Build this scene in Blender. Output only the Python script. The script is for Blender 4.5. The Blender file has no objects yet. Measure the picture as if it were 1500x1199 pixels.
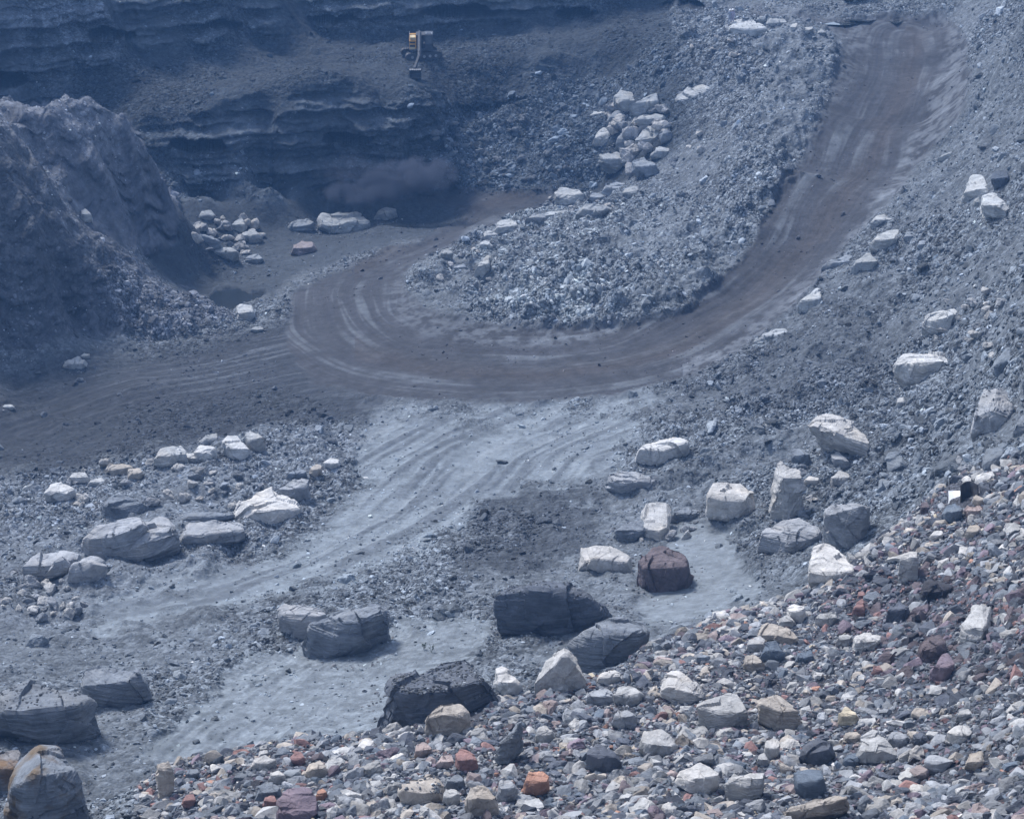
import bpy, bmesh, math, random, time
import numpy as np
from mathutils import Vector, Matrix
T0 = time.time()
S = bpy.context.scene
COL = S.collection
R = math.radians

# ------------------------------------------------------------------ camera, sky, sun, exposure
CAMZ, PITCH, FPX = 70.0, R(25.0), 2800.0          # focal length in pixels of the 1500 px wide photograph
cam_d = bpy.data.cameras.new('camera'); cam = bpy.data.objects.new('camera', cam_d); COL.objects.link(cam)
cam.location = (0, 0, CAMZ); cam.rotation_euler = (R(90) - PITCH, 0, 0)
cam_d.sensor_width = 36; cam_d.lens = 36 * FPX / 1500; cam_d.clip_start = 0.5; cam_d.clip_end = 3000
S.camera = cam
SUN_EL, SUN_AZ = R(52), R(-38)                    # azimuth clockwise from +Y (the far wall)
w = bpy.data.worlds.new('World'); S.world = w; w.use_nodes = True
nt = w.node_tree; bg = nt.nodes['Background']
sky = nt.nodes.new('ShaderNodeTexSky'); sky.sky_type = 'NISHITA'; sky.sun_disc = False
sky.sun_elevation = SUN_EL; sky.sun_rotation = SUN_AZ; sky.air_density = 1.0; sky.dust_density = 0.6; sky.ozone_density = 2.0
hs_ = nt.nodes.new('ShaderNodeHueSaturation'); hs_.inputs['Saturation'].default_value = .64   # thin high cloud greys the blue
nt.links.new(sky.outputs[0], hs_.inputs['Color']); nt.links.new(hs_.outputs[0], bg.inputs[0]); bg.inputs[1].default_value = 0.125
sl = bpy.data.lights.new('sun', 'SUN'); sl.energy = 2.0; sl.angle = R(13); sl.color = (1.0, 0.975, 0.945)
sun = bpy.data.objects.new('sun', sl); COL.objects.link(sun)
sd = Vector((math.sin(SUN_AZ) * math.cos(SUN_EL), math.cos(SUN_AZ) * math.cos(SUN_EL), math.sin(SUN_EL)))
sun.rotation_euler = sd.to_track_quat('Z', 'Y').to_euler(); sun.location = (0, 0, 150)
S.view_settings.view_transform = 'Standard'; S.view_settings.look = 'None'
S.view_settings.exposure = 1.3; S.view_settings.gamma = 1.0
S.cycles.max_bounces = 5; S.cycles.diffuse_bounces = 3; S.cycles.glossy_bounces = 2
S.cycles.volume_bounces = 1; S.cycles.volume_step_rate = 4; S.cycles.volume_max_steps = 128
S.cycles.use_denoising = True

# ------------------------------------------------------------------ numeric helpers
def lerp(a, b, t): return a + (b - a) * t
def sstep(x, a, b):
    t = np.clip((x - a) / (b - a), 0, 1); return t * t * (3 - 2 * t)
def _h(ix, iy, seed):
    h = (ix.astype(np.uint32) * np.uint32(374761393) + iy.astype(np.uint32) * np.uint32(668265263) + np.uint32(seed * 974711 + 17))
    h = (h ^ (h >> np.uint32(13))) * np.uint32(1274126177)
    h = h ^ (h >> np.uint32(16)); h = h * np.uint32(2246822519); return h ^ (h >> np.uint32(15))
def noise2(x, y, seed=0):
    x = np.asarray(x, np.float64); y = np.asarray(y, np.float64)
    xi = np.floor(x); yi = np.floor(y); fx = x - xi; fy = y - yi
    xi = xi.astype(np.int64) & 0xffffffff; yi = yi.astype(np.int64) & 0xffffffff
    u = fx * fx * fx * (fx * (fx * 6 - 15) + 10); v = fy * fy * fy * (fy * (fy * 6 - 15) + 10)
    def g(dx, dy):
        a = _h(xi + dx, yi + dy, seed).astype(np.float32) * np.float32(2 * math.pi / 4294967296.0)
        return np.cos(a) * (fx - dx) + np.sin(a) * (fy - dy)
    return lerp(lerp(g(0, 0), g(1, 0), u), lerp(g(0, 1), g(1, 1), u), v) * 1.5
def fbm2(x, y, oct=4, seed=0, gain=.5, ridged=False):
    s = 0; a = 1; n = 0
    for o in range(oct):
        v = noise2(x * 2 ** o + 13.7 * o, y * 2 ** o - 7.1 * o, seed + o)
        if ridged: v = 1 - 2 * np.abs(v)
        s = s + v * a; n += a; a *= gain
    return s / n
def noise3(p, seed=0):
    pi = np.floor(p); f = p - pi; pi = pi.astype(np.int64)
    u = f * f * (3 - 2 * f)
    def g(dx, dy, dz):
        k = ((pi[:, 0] + dx) * 73856093 ^ (pi[:, 1] + dy) * 19349663 ^ (pi[:, 2] + dz) * 83492791) + seed * 7919
        k = (k & 0xffffffff).astype(np.uint32)
        k = (k ^ (k >> np.uint32(15))) * np.uint32(2246822519); k = (k ^ (k >> np.uint32(13))) * np.uint32(3266489917)
        return (k ^ (k >> np.uint32(16))).astype(np.float64) / 2147483648.0 - 1
    X0 = lerp(lerp(g(0,0,0), g(1,0,0), u[:,0]), lerp(g(0,1,0), g(1,1,0), u[:,0]), u[:,1])
    X1 = lerp(lerp(g(0,0,1), g(1,0,1), u[:,0]), lerp(g(0,1,1), g(1,1,1), u[:,0]), u[:,1])
    return lerp(X0, X1, u[:,2])
def fbm3(p, oct=4, seed=0, gain=.5):
    s = 0; a = 1; n = 0
    for o in range(oct):
        s = s + noise3(p * 2 ** o + 5.3 * o, seed + o) * a; n += a; a *= gain
    return s / n
CP, SP = math.cos(PITCH), math.sin(PITCH)
def ray(px, py):
    """world direction through a point of the photograph"""
    x = px - 750.0; y = -(py - 599.5)
    return np.array([x, FPX * CP + y * SP, -FPX * SP + y * CP])
def proj(x, y, z):
    zz = z - CAMZ; d = y * CP - zz * SP; u = y * SP + zz * CP
    d = np.maximum(d, 1e-3)
    return 750.0 + FPX * x / d, 599.5 - FPX * u / d
def P(px, py, z):
    d = ray(px, py); t = (z - CAMZ) / d[2]; return (d[0] * t, d[1] * t, z)
def Q(px, r, z):
    """a point at distance r along the azimuth of image column px"""
    d = ray(px, 599.5 - FPX * math.tan(PITCH - math.atan2(CAMZ - z, r))); k = r / math.hypot(d[0], d[1])
    return (d[0] * k, d[1] * k, z)

# ------------------------------------------------------------------ the lie of the land: surveyed spot heights
C = []
def F(px, py, r):
    """a point of the photograph known to lie at distance r"""
    d = ray(px, py); k = r / math.hypot(d[0], d[1]); return (d[0] * k, d[1] * k, CAMZ + d[2] * k)
def add(s, f=P):
    for q in s.replace('\n', ' ').split(';'):
        q = q.strip()
        if q: C.append(f(*[float(v) for v in q.split(',')]))
# haul road and pit floor
add('''700,300,.3;600,355,1.8;500,400,3;440,450,4;450,510,5;550,545,5.8;700,545,6.5;850,530,7.2;1000,490,8.2;1100,430,9.3;
1180,350,10.7;1240,260,12;1290,180,13.3;1320,100,14.8;1330,50,15.8;1250,32,16.2;1380,100,14.9;1350,180,13.4;1150,350,10.6;1130,400,9.8;1210,260,12;1250,170,13.3;1260,100,14.8;
650,480,6;800,490,7;520,450,4.6;560,400,3.6;480,540,5.4;600,585,6.6;1000,530,8.2;1200,370,10.8;1300,250,12.1;1380,40,16;1200,25,16.2;
300,320,0;400,300,0;350,380,1;450,370,1.5;560,330,1;800,300,.2;650,290,0;400,335,0;720,325,.6''')
# island inside the bend and the boulder cascade
add('''860,285,.5;885,255,2.3;905,205,6;950,150,10;1000,100,13.2;1000,60,14.6;1060,52,15.3;1130,50,15.8;1200,60,16.2;1230,90,15.8;1210,170,14.3;1170,250,13.3;1110,330,11.6;
1000,200,8.4;1000,300,7.2;930,300,5;900,340,6.4;750,345,4;650,395,5.4;700,420,6.6;800,430,8;950,440,9.3;1040,400,10.4;900,395,8.8;1000,375,9.4;870,365,8.3;820,335,6;
1080,230,11.4;1100,150,13.4;1070,300,9.8;1000,250,7.6;1150,150,15;620,400,4.6;610,440,5.4;720,465,6.6;900,480,7.5;1060,430,9.2''')
# far side: lower bench, walls, scree
add('''220,165,11;300,168,10.6;400,165,10.6;500,148,10.9;560,140,11;640,140,11;400,110,11.2;500,100,11.2;612,92,11.2;700,90,11.3;800,80,12;900,62,13;1000,38,14.2;
560,68,11.4;480,70,11.6;400,76,11.6;700,66,11.6;800,55,12.3;900,40,13.6;300,135,11.6;220,135,12;1000,25,15;1100,22,16;1180,12,17;1250,12,17.4;1320,12,17.2;
500,292,.1;
960,80,13.4''')
add('''700,280,207.5;780,281,207;640,287,206;750,235,212;700,200,216;800,240,211;820,200,215;800,160,219;850,190,214.5;850,130,222;880,110,224;720,150,220;670,170,215.5;650,225,211.5;900,140,219;600,289,205.5;
300,285,199.5;350,240,204.3;400,275,202;260,270,202;330,215,206;440,291,203.5;680,130,221;760,120,223;890,180,214;860,240,210.5''', F)
for px in (230, 290, 350, 410, 470, 530, 590): C.append(Q(px, 208.3, 10.7))
for px in (410, 470, 530): C.append(Q(px, 205.2, .6))
C.append(Q(632, 209.5, 10.4)); C.append(Q(650, 214, 10.2))
for px, r0, z0, h in ((-200, 212, 13, 16), (-60, 213, 13, 15), (40, 215, 13.2, 13), (120, 218, 13.4, 11), (200, 223, 13.8, 9), (290, 226, 13.6, 8), (380, 231, 12.6, 8), (470, 237, 11.6, 8), (560, 238, 11.5, 9),
                      (650, 239, 11.6, 10), (740, 240, 12, 10), (830, 242, 12.8, 10), (920, 246, 14, 9), (1010, 250, 15, 9), (1100, 254, 16.5, 8)):
    C.append(Q(px, r0, z0)); C.append(Q(px, r0 + 3.2, z0 + h)); C.append(Q(px, r0 + 14, z0 + h + 1.5)); C.append(Q(px, r0 + 19, z0 + h + (10 if px < 900 else 3))); C.append(Q(px, r0 + 60, z0 + h + (24 if px < 900 else 6)))
for px, r, z in ((1200, 250, 17.5), (1200, 262, 20), (1200, 275, 23), (1300, 248, 17.2), (1300, 262, 21), (1300, 275, 24), (1400, 240, 22), (1400, 270, 30), (1500, 300, 46), (1700, 250, 62), (900, 330, 46), (400, 330, 60), (-200, 330, 60),
                 (1200, 330, 30), (1350, 330, 34), (0, 480, 70), (700, 480, 58), (1500, 480, 46), (-400, 250, 50), (-400, 400, 66), (1900, 300, 66)): C.append(Q(px, r, z))
# outcrop and spoil slope on the left
add('''140,163,18.5;20,165,19.2;90,161,19;185,185,17;215,230,13.5;245,290,8.2;258,330,4.6;150,250,14.8;90,230,16.6;160,300,11.6;215,300,9.4;190,340,8.4;238,352,3.4;200,375,5.6;
0,190,21.5;60,262,16;130,330,11.6;180,385,8;230,430,5.5;330,468,3.6;0,300,17;60,350,14;0,400,12.2;0,480,7.6;100,400,10.2;100,480,5.6;200,480,4.6;150,420,8.6;270,470,4.2;
-300,200,26;-300,400,18;-300,500,11;260,400,2.8;300,400,1.6;340,420,2;380,415,3;300,430,2.2;345,446,2.2;385,450,3.6;420,420,3.2;330,370,.9''')
for px, r, z in ((140, 184.5, 8), (185, 186, 5), (222, 190, 1.6), (20, 185, 10), (-100, 186, 14), (255, 193, 1), (90, 185, 9)): C.append(Q(px, r, z))
# near ground
add('''0,560,5;200,560,4.6;400,560,5;0,640,5;200,620,4.6;450,600,5.4;300,640,5;0,690,5.8;60,720,7.6;200,695,8;330,650,7.6;400,690,7.6;500,645,7.2;560,615,6.9;150,760,9.2;300,790,9.6;0,760,9;0,850,11.4;
100,850,11.4;400,760,9.2;450,710,8.2;700,600,7.2;850,600,7.7;600,680,8.4;500,750,9.4;380,820,10.7;250,880,12.2;100,930,13.7;0,950,14;750,720,8.9;850,700,9.2;700,800,11.2;600,850,12.7;800,820,12;
900,760,11;1000,700,10.6;1000,620,9.4;1100,560,10;1100,650,11.6;1200,560,11.6;1060,800,14;1000,880,16;1100,860,16.4;1200,770,15.6;1200,700,14;1300,640,14.7;1300,720,17;1350,540,14.6;1250,450,12.8;
1350,450,14.4;1400,600,18.2;1450,500,20;1450,400,19;1400,300,16;1300,350,13.3;1250,350,12;1180,440,11;1100,510,9.5;1000,575,8.8;
1420,100,16.6;1450,60,21;1500,20,28;1420,200,16;1340,260,13.4;1500,200,24;1500,400,22.4;1500,600,24;1440,620,20;1390,680,19.5;
400,900,13.7;500,950,15;620,920,15.4;750,880,15;850,950,17.4;400,1020,16.6;250,1080,18;100,980,15.6;0,1000,16;100,1080,18.4;0,1150,20.5;180,1180,21;550,1050,18.4;450,1080,18.8;700,1010,18;900,930,17.4;1040,880,16.6;100,1199,22.5;0,1199,22.5;
-300,600,8;-300,800,12;-300,1000,18;-300,1190,25;-300,60,18;-300,120,24''')
crest = ((215, 1145, 22.5), (270, 1112, 23), (330, 1108, 23.3), (430, 1085, 23.6), (550, 1080, 24), (640, 1038, 24.4), (780, 1018, 24.2), (900, 985, 23.8), (960, 935, 22.3), (1060, 893, 22), (1150, 882, 22.3), (1210, 845, 22.6), (1300, 785, 23.4), (1380, 722, 24.5), (1470, 700, 26))
for px, py, z in crest:
    x, y, z = P(px, py, z); C.append((x, y, z)); r = math.hypot(x, y)
    zb = 18.2 - 1.4 * sstep(px, 500, 900) - (py < 900) * 0
    if px < 1350: C.append((x * (r + 2.6) / r, y * (r + 2.6) / r, z - 3.0 if px < 1000 else z - 2.2))
add('''600,1120,26.5;600,1199,29.4;300,1199,27.6;230,1199,25.5;450,1150,26.8;900,1080,26.6;900,1199,30;1100,1000,25.6;1100,1100,28;1200,1199,31;1200,950,24.6;1300,900,25;1300,1050,28.6;1450,850,27.4;1450,1000,30;1500,1199,34;1350,1150,31.4;1000,980,24.6;1500,760,27.5;
1800,60,42;1800,200,38;1800,400,36;1800,600,35;1800,800,36;1800,1000,38;1800,1190,41;700,1300,33;300,1300,31;0,1300,27;1200,1300,35;-300,1300,28''')
for px in (-300, 200, 700, 1200, 1800): C += [Q(px, 30, 42), Q(px, 12, 58), Q(px, 5, 64)]
C = np.array(C)
def kern(d): return np.sqrt(d * d + .3)
D = np.hypot(C[:, None, 0] - C[None, :, 0], C[:, None, 1] - C[None, :, 1])
n = len(C)
A = np.zeros((n + 3, n + 3)); A[:n, :n] = kern(D) - np.eye(n) * .25
A[:n, n] = 1; A[:n, n + 1:] = C[:, :2] / 100; A[n, :n] = 1; A[n + 1:, :n] = C[:, :2].T / 100
WT = np.linalg.solve(A, np.concatenate([C[:, 2], np.zeros(3)]))
def base_height(x, y):
    o = np.empty(x.shape); xf = x.ravel(); yf = y.ravel(); of = o.ravel()
    for i in range(0, len(xf), 20000):
        s = slice(i, i + 20000)
        d = np.sqrt((xf[s, None] - C[None, :, 0]) ** 2 + (yf[s, None] - C[None, :, 1]) ** 2 + .3)
        of[s] = d @ WT[:n] + WT[n] + (xf[s] * WT[n + 1] + yf[s] * WT[n + 2]) / 100
    return of.reshape(x.shape)

# profile table: azimuth x distance
AZ = np.concatenate([np.linspace(R(-40), R(-16.2), 100, endpoint=False), np.linspace(R(-16.2), R(16.2), 1150), np.linspace(R(16.2), R(44), 121)[1:]])
azc = np.linspace(R(-40), R(44), 480)
rc = np.concatenate([np.linspace(5, 50, 60, endpoint=False), np.linspace(50, 262, 620, endpoint=False), np.linspace(262, 470, 80)])
HC = base_height(np.sin(azc)[:, None] * rc[None], np.cos(azc)[:, None] * rc[None])
HC[:, :] = .5 * HC + .25 * (np.roll(HC, 1, 0) + np.roll(HC, -1, 0)) if False else HC
def table(az, r):
    ia = np.clip((az - azc[0]) / (azc[1] - azc[0]), 0, len(azc) - 1.001); i0 = ia.astype(int); fa = ia - i0
    ir = np.interp(r, rc, np.arange(len(rc))); ir = np.clip(ir, 0, len(rc) - 1.001); j0 = ir.astype(int); fr = ir - j0
    return lerp(lerp(HC[i0, j0], HC[i0 + 1, j0], fa), lerp(HC[i0, j0 + 1], HC[i0 + 1, j0 + 1], fa), fr)

# rows placed where the ground shows: many on walls, few where it is seen edge-on
NR = 1300
rf = np.linspace(5, 470, 4600)
ROWS = np.empty((len(AZ), NR))
zc = np.array([np.interp(rf, rc, HC[i]) for i in range(len(azc))])
rowc = np.empty((len(azc), NR))
for i in range(len(azc)):
    z = zc[i]; th = np.arctan2(CAMZ - z, rf)
    dr = np.diff(rf); dz = np.diff(z); sl_ = np.hypot((rf[1:] + rf[:-1]) / 2, CAMZ - (z[1:] + z[:-1]) / 2)
    wgt = np.abs(np.diff(th)) + .22 * np.hypot(dr, dz) / sl_
    tm = (th[1:] + th[:-1]) / 2
    out = (tm > R(38.5)) | (tm < R(11.5)) | (rf[1:] > 262)
    wgt = np.where(out, wgt * .06, wgt); wgt = np.convolve(wgt, np.ones(5) / 5, 'same') + 1e-6
    c = np.concatenate([[0], np.cumsum(wgt)]); rowc[i] = np.interp(np.linspace(0, c[-1], NR), c, rf)
for k in range(6): rowc[1:-1] = .25 * rowc[:-2] + .5 * rowc[1:-1] + .25 * rowc[2:]
ia = np.clip((AZ - azc[0]) / (azc[1] - azc[0]), 0, len(azc) - 1.001); i0 = ia.astype(int); fa = (ia - i0)[:, None]
ROWS = lerp(rowc[i0], rowc[i0 + 1], fa)
AZG = np.repeat(AZ[:, None], NR, 1)
Z = table(AZG, ROWS)
X = np.sin(AZG) * ROWS; Y = np.cos(AZG) * ROWS
PX, PY = proj(X, Y, Z)
SLOPE = np.abs(np.gradient(Z, axis=1)) / np.maximum(np.gradient(ROWS, axis=1), 1e-4)
STEEP = sstep(SLOPE, .6, 1.8)
print('grid', round(time.time() - T0, 1))

# ------------------------------------------------------------------ areas of the ground (outlines surveyed from the photograph, laid on the land)
def poly_sd(px, py, pts):
    """signed distance to a polygon, positive inside"""
    pts = np.array(pts, float); n = len(pts); best = np.full(px.shape, 1e18); ins = np.zeros(px.shape, bool)
    for i in range(n):
        x1, y1 = pts[i]; x2, y2 = pts[(i + 1) % n]; dx, dy = x2 - x1, y2 - y1
        t = np.clip(((px - x1) * dx + (py - y1) * dy) / (dx * dx + dy * dy + 1e-9), 0, 1)
        best = np.minimum(best, (px - x1 - t * dx) ** 2 + (py - y1 - t * dy) ** 2)
        if y1 != y2:
            c = ((y1 > py) != (y2 > py)) & (px < (x2 - x1) * (py - y1) / (y2 - y1) + x1); ins ^= c
    return np.where(ins, 1, -1) * np.sqrt(best)
step = 4
gx, gy = np.meshgrid(np.arange(-160, 1664, step), np.arange(-160, 1364, step))
NZ1 = fbm2(X / 9, Y / 9, 4, 3); NZ2 = fbm2(X / 2.2, Y / 2.2, 4, 9); NZ3 = fbm2(X / .8, Y / .8, 3, 19)
def gz(x, y):
    """height of the finished ground"""
    i = int(np.argmin(np.abs(AZ - math.atan2(x, y)))); return float(np.interp(math.hypot(x, y), ROWS[i], Z[i]))
def area(pts, soft=8, wob=10):
    if isinstance(pts, str): pts = [tuple(float(v) for v in q.split(',')) for q in pts.split()]
    sdm = poly_sd(gx, gy, pts)
    u = np.clip((PX + 160) / step, 0, gx.shape[1] - 1.01); v = np.clip((PY + 160) / step, 0, gx.shape[0] - 1.01)
    a = u.astype(int); b = v.astype(int); fu = u - a; fv = v - b
    s = lerp(lerp(sdm[b, a], sdm[b, a + 1], fu), lerp(sdm[b + 1, a], sdm[b + 1, a + 1], fu), fv)
    s = s + wob * (1.7 * NZ1 + 1.3 * NZ2 + .5 * NZ3)
    return sstep(s, -soft, soft)
def line_uv(pts, zs=None):
    """distance along and across a polyline given in photograph points laid on the land"""
    W_ = []
    for px, py in pts:
        x, y, z = hit(px, py); W_.append((x, y))
    W_ = np.array(W_)
    # smooth resample
    t = np.arange(len(W_)); tt = np.linspace(0, len(W_) - 1, (len(W_) - 1) * 6 + 1)
    xs = np.interp(tt, t, W_[:, 0]); ys = np.interp(tt, t, W_[:, 1])
    for k in range(4):
        xs[1:-1] = .25 * xs[:-2] + .5 * xs[1:-1] + .25 * xs[2:]; ys[1:-1] = .25 * ys[:-2] + .5 * ys[1:-1] + .25 * ys[2:]
    best = np.full(X.shape, 1e9); U = np.zeros(X.shape); V = np.zeros(X.shape); L = 0
    for i in range(len(xs) - 1):
        dx, dy = xs[i + 1] - xs[i], ys[i + 1] - ys[i]; l = math.hypot(dx, dy)
        t = np.clip(((X - xs[i]) * dx + (Y - ys[i]) * dy) / (l * l), 0, 1)
        ex = X - xs[i] - t * dx; ey = Y - ys[i] - t * dy; d = np.hypot(ex, ey); m = d < best
        best = np.where(m, d, best); U = np.where(m, L + t * l, U); V = np.where(m, np.sign(dx * ey - dy * ex) * d, V); L += l
    return U, V
def hit(px, py, zoff=0.0):
    """where the line of sight through a point of the photograph meets the ground"""
    d = ray(px, py); h = math.hypot(d[0], d[1]); az = math.atan2(d[0], d[1])
    i = int(np.argmin(np.abs(AZ - az))); r = ROWS[i]; zr = CAMZ + d[2] / h * r; below = (Z[i] + zoff > zr) & (r > 25)
    j = int(np.argmax(below))
    if not below.any(): j = NR - 2
    j = max(j, 1); a = zr[j - 1] - Z[i, j - 1] - zoff; b = zr[j] - Z[i, j] - zoff; t = a / (a - b + 1e-9); t = min(max(t, 0), 1)
    rr = r[j - 1] + (r[j] - r[j - 1]) * t
    return (math.sin(az) * rr, math.cos(az) * rr, CAMZ + d[2] / h * rr)

M_road = area('430,430 480,400 560,370 620,352 680,330 690,312 640,300 560,298 480,300 470,288 640,280 830,282 812,300 780,312 720,335 690,350 640,372 610,385 592,405 594,428 625,450 700,470 800,482 900,480 1000,458 1045,420 1090,370 1130,300 1175,230 1210,150 1236,60 1200,38 1100,30 1100,20 1250,28 1380,20 1418,60 1420,110 1410,165 1365,225 1300,300 1235,370 1160,450 1090,510 1020,550 900,580 760,592 640,590 540,580 455,560 420,500', 6, 6)
M_floor = area('200,295 400,285 480,279 640,275 690,300 690,330 640,352 540,368 450,395 400,430 300,440 230,400 200,350', 8, 10)
M_flat = area('0,700 0,545 120,520 260,500 430,470 460,560 560,580 540,610 400,625 300,645 150,680', 14, 14)
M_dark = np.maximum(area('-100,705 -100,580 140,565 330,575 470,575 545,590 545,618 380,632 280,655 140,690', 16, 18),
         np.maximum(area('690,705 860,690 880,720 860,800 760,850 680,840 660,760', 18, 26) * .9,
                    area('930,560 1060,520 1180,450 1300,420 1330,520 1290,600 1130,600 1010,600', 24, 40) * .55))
M_path = area('560,610 700,594 960,585 930,640 880,700 800,715 700,715 680,770 600,800 480,868 330,908 150,915 140,890 290,862 430,790 520,700', 22, 26)
M_trk = area('445,430 410,470 250,527 60,592 -120,640 -120,700 60,640 250,592 430,575 560,592 600,560', 16, 18)
M_mud = np.maximum(area('215,1110 330,985 430,950 540,925 720,905 715,965 600,1010 560,1075 440,1095 330,1112', 10, 14),
                   area('985,770 1070,765 1090,820 1125,870 1060,895 950,915 935,880 960,850', 8, 10))
M_grav = area([(200, 1230), (205, 1150), (265, 1108), (330, 1102), (430, 1078), (550, 1075), (630, 1030), (780, 1010), (900, 980), (955, 925), (1060, 886), (1150, 876), (1205, 838), (1290, 775), (1370, 715), (1440, 690), (1620, 680), (1700, 1350), (200, 1350)], 5, 5)
M_gravr = ROWS < (np.interp(PX, [p[0] for p in crest], [math.hypot(*P(*p)[:2]) for p in crest]) + 3.5)
M_grav = M_grav * M_gravr
M_isle = area('610,420 600,400 650,372 700,340 850,290 900,290 1000,300 1080,320 1110,330 1050,400 990,450 900,472 780,472 680,455', 12, 14)
M_isleb = area('640,420 720,380 760,350 900,330 900,380 860,420 960,425 1000,440 930,470 780,470 680,450', 16, 26)
M_emb = area('990,30 1200,45 1232,80 1205,150 1170,230 1120,310 1060,330 1060,240 1130,170 1080,110 1000,100', 14, 20)
M_right = area('1180,480 1290,320 1400,180 1430,60 1500,0 1700,0 1700,700 1440,690 1300,760 1100,860 1000,760 900,700 1000,600', 20, 20)
M_hill = area('-200,120 20,158 145,158 190,180 225,235 265,310 262,350 200,380 120,330 60,262 0,190 -200,100', 5, 6)
M_spoil = area('-200,100 0,186 60,258 130,326 200,380 250,430 340,470 290,492 180,490 100,500 0,520 -200,600', 6, 8)
M_sprk = np.maximum(area('0,163 60,200 110,280 150,340 200,375 190,395 120,345 60,275 0,205', 8, 14), 0) 
M_sprk = np.maximum(M_sprk, area('60,240 130,325 190,375 250,430 345,462 330,490 230,490 160,470 130,400 50,300', 10, 22))
M_berm = area('0,710 150,690 250,655 390,625 540,640 545,690 480,760 330,850 180,900 0,930', 12, 16)
WALL = (ROWS > 198) & (PX < 700)
M_wall = sstep(ROWS, 199, 204) * sstep(PX, 1050, 950)
M_scree = area('640,160 900,100 960,60 1000,110 930,150 880,250 860,290 700,285 620,285 650,210', 10, 14)
M_screeL = area('230,290 250,250 330,225 420,270 440,295', 8, 10)
print('areas', round(time.time() - T0, 1))

# ------------------------------------------------------------------ relief
rough = (1 - .8 * M_trk) * np.clip(1 - .93 * M_road - .8 * M_floor - .7 * M_path - .75 * M_mud - .55 * M_flat, .05, 1)
nA = fbm2(X / 14, Y / 14, 5, 21); nB = fbm2(X / 3.4, Y / 3.4, 5, 33, .55); nC = fbm2(X / 1.1, Y / 1.1, 3, 57, .6, True); nD = fbm2(X / 5, Y / 5, 4, 71, .5, True)
amp = rough * (1 + .9 * M_isle + .5 * M_emb + .4 * M_right * (1 - M_grav) + .3 * M_berm)
hum = fbm2(X / 8, Y / 8, 4, 91, .5, True) - .25
NZ0 = fbm2(X / 16, Y / 16, 3, 29)
SMOOTH = np.maximum(sstep(NZ0 + .25 * NZ1, -.14, .16), np.maximum(area('1140,85 1222,100 1200,190 1160,250 1125,235 1110,160', 8, 10), np.maximum(area('900,440 1000,400 1080,350 1110,330 1060,400 990,455 900,470', 10, 12), area('880,95 960,70 1000,130 940,180 880,260 850,200', 12, 16) * .8)))
hills = np.clip(M_isle + .8 * M_emb + .7 * M_right + .5 * M_berm + .9 * M_spoil + .5 * M_hill, 0, 1) * (1 - M_grav) * (1 - M_road) * (1 - M_path)
dZ = nA * .55 * rough + nB * .42 * amp + (nC * .13 + fbm2(X / .45, Y / .45, 2, 58, .6) * .07) * amp * (1 - .7 * SMOOTH) + (nD - .2) * .5 * amp * (1 - M_grav) + hum * 1.5 * hills * sstep(rough, .3, .9)
dZ *= np.where(STEEP > 0, 1 - .5 * STEEP, 1)
gul = fbm2(X / 6 + .4 * NZ1, Y / 9, 2, 93, .5, True) - .3
dZ += (M_hill + M_spoil) * gul * 1.5 * (1 - M_road) 
dZ +=  M_emb * fbm2(X / 4, Y / 4, 3, 5, .5, True) * .7
# wheel ruts
RU, RV = line_uv([(760, 295), (680, 318), (610, 360), (530, 395), (500, 425), (500, 470), (560, 515), (660, 535), (780, 540), (900, 525), (1000, 490), (1090, 430), (1170, 350), (1235, 260), (1285, 170), (1315, 100), (1325, 50)])
RVw = RV + 1.4 * fbm2(RU / 22, RV / 9, 2, 100)
rn = noise2(RU / 14, RVw / .5, 101) * .5 + noise2(RU / 26, RVw / 1.4, 102) * .7 + noise2(RU / 7, RVw / .22, 103) * .25 + np.tanh(6 * noise2(RU / 40, RVw / 2.2, 104)) * .12
TU, TV = line_uv([(830, 605), (720, 650), (640, 710), (560, 770), (460, 830), (330, 880), (180, 905)])
TVw = TV + 1.3 * fbm2(TU / 14, TV / 6, 2, 110)
tn = noise2(TU / 12, TVw / .7, 111) * .7 + noise2(TU / 18, TVw / 1.7, 112) * .8 + noise2(TU / 6, TVw / .3, 113) * .2
FU, FV = line_uv([(40, 640), (150, 590), (300, 560), (430, 530), (560, 520)])
fn = noise2(FU / 10, FV / .5, 121) * .6 + noise2(FU / 13, FV / 1.1, 122) * .5
MU, MV = line_uv([(300, 1110), (390, 1040), (450, 985), (520, 940)])
mn = noise2(MU / 6, MV / .35, 131) * .6 + noise2(MU / 9, MV / .9, 132) * .6
tpatch = sstep(NZ1 + .3 * NZ2, -.25, .25)
tn = tn * (.4 + .6 * tpatch)
ring = 4 * M_road * (1 - M_road)
dZ += ring * (.1 + .45 * sstep(NZ1 + .4 * NZ2, -.1, .5)) * (.8 + .6 * NZ2) * (PX > 480)
dZ += M_road * rn * .07 + M_path * tn * .17 + np.maximum(M_flat, M_trk) * (1 - M_road) * fn * .13 + M_mud * (NZ2 * .12 + (PX < 800) * np.tanh(2.5 * mn) * .06 * sstep(NZ1, -.2, .2))
# berm along the outer edge of the road
edge = sstep(RV, -10.5, -8.2) * 0
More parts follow.
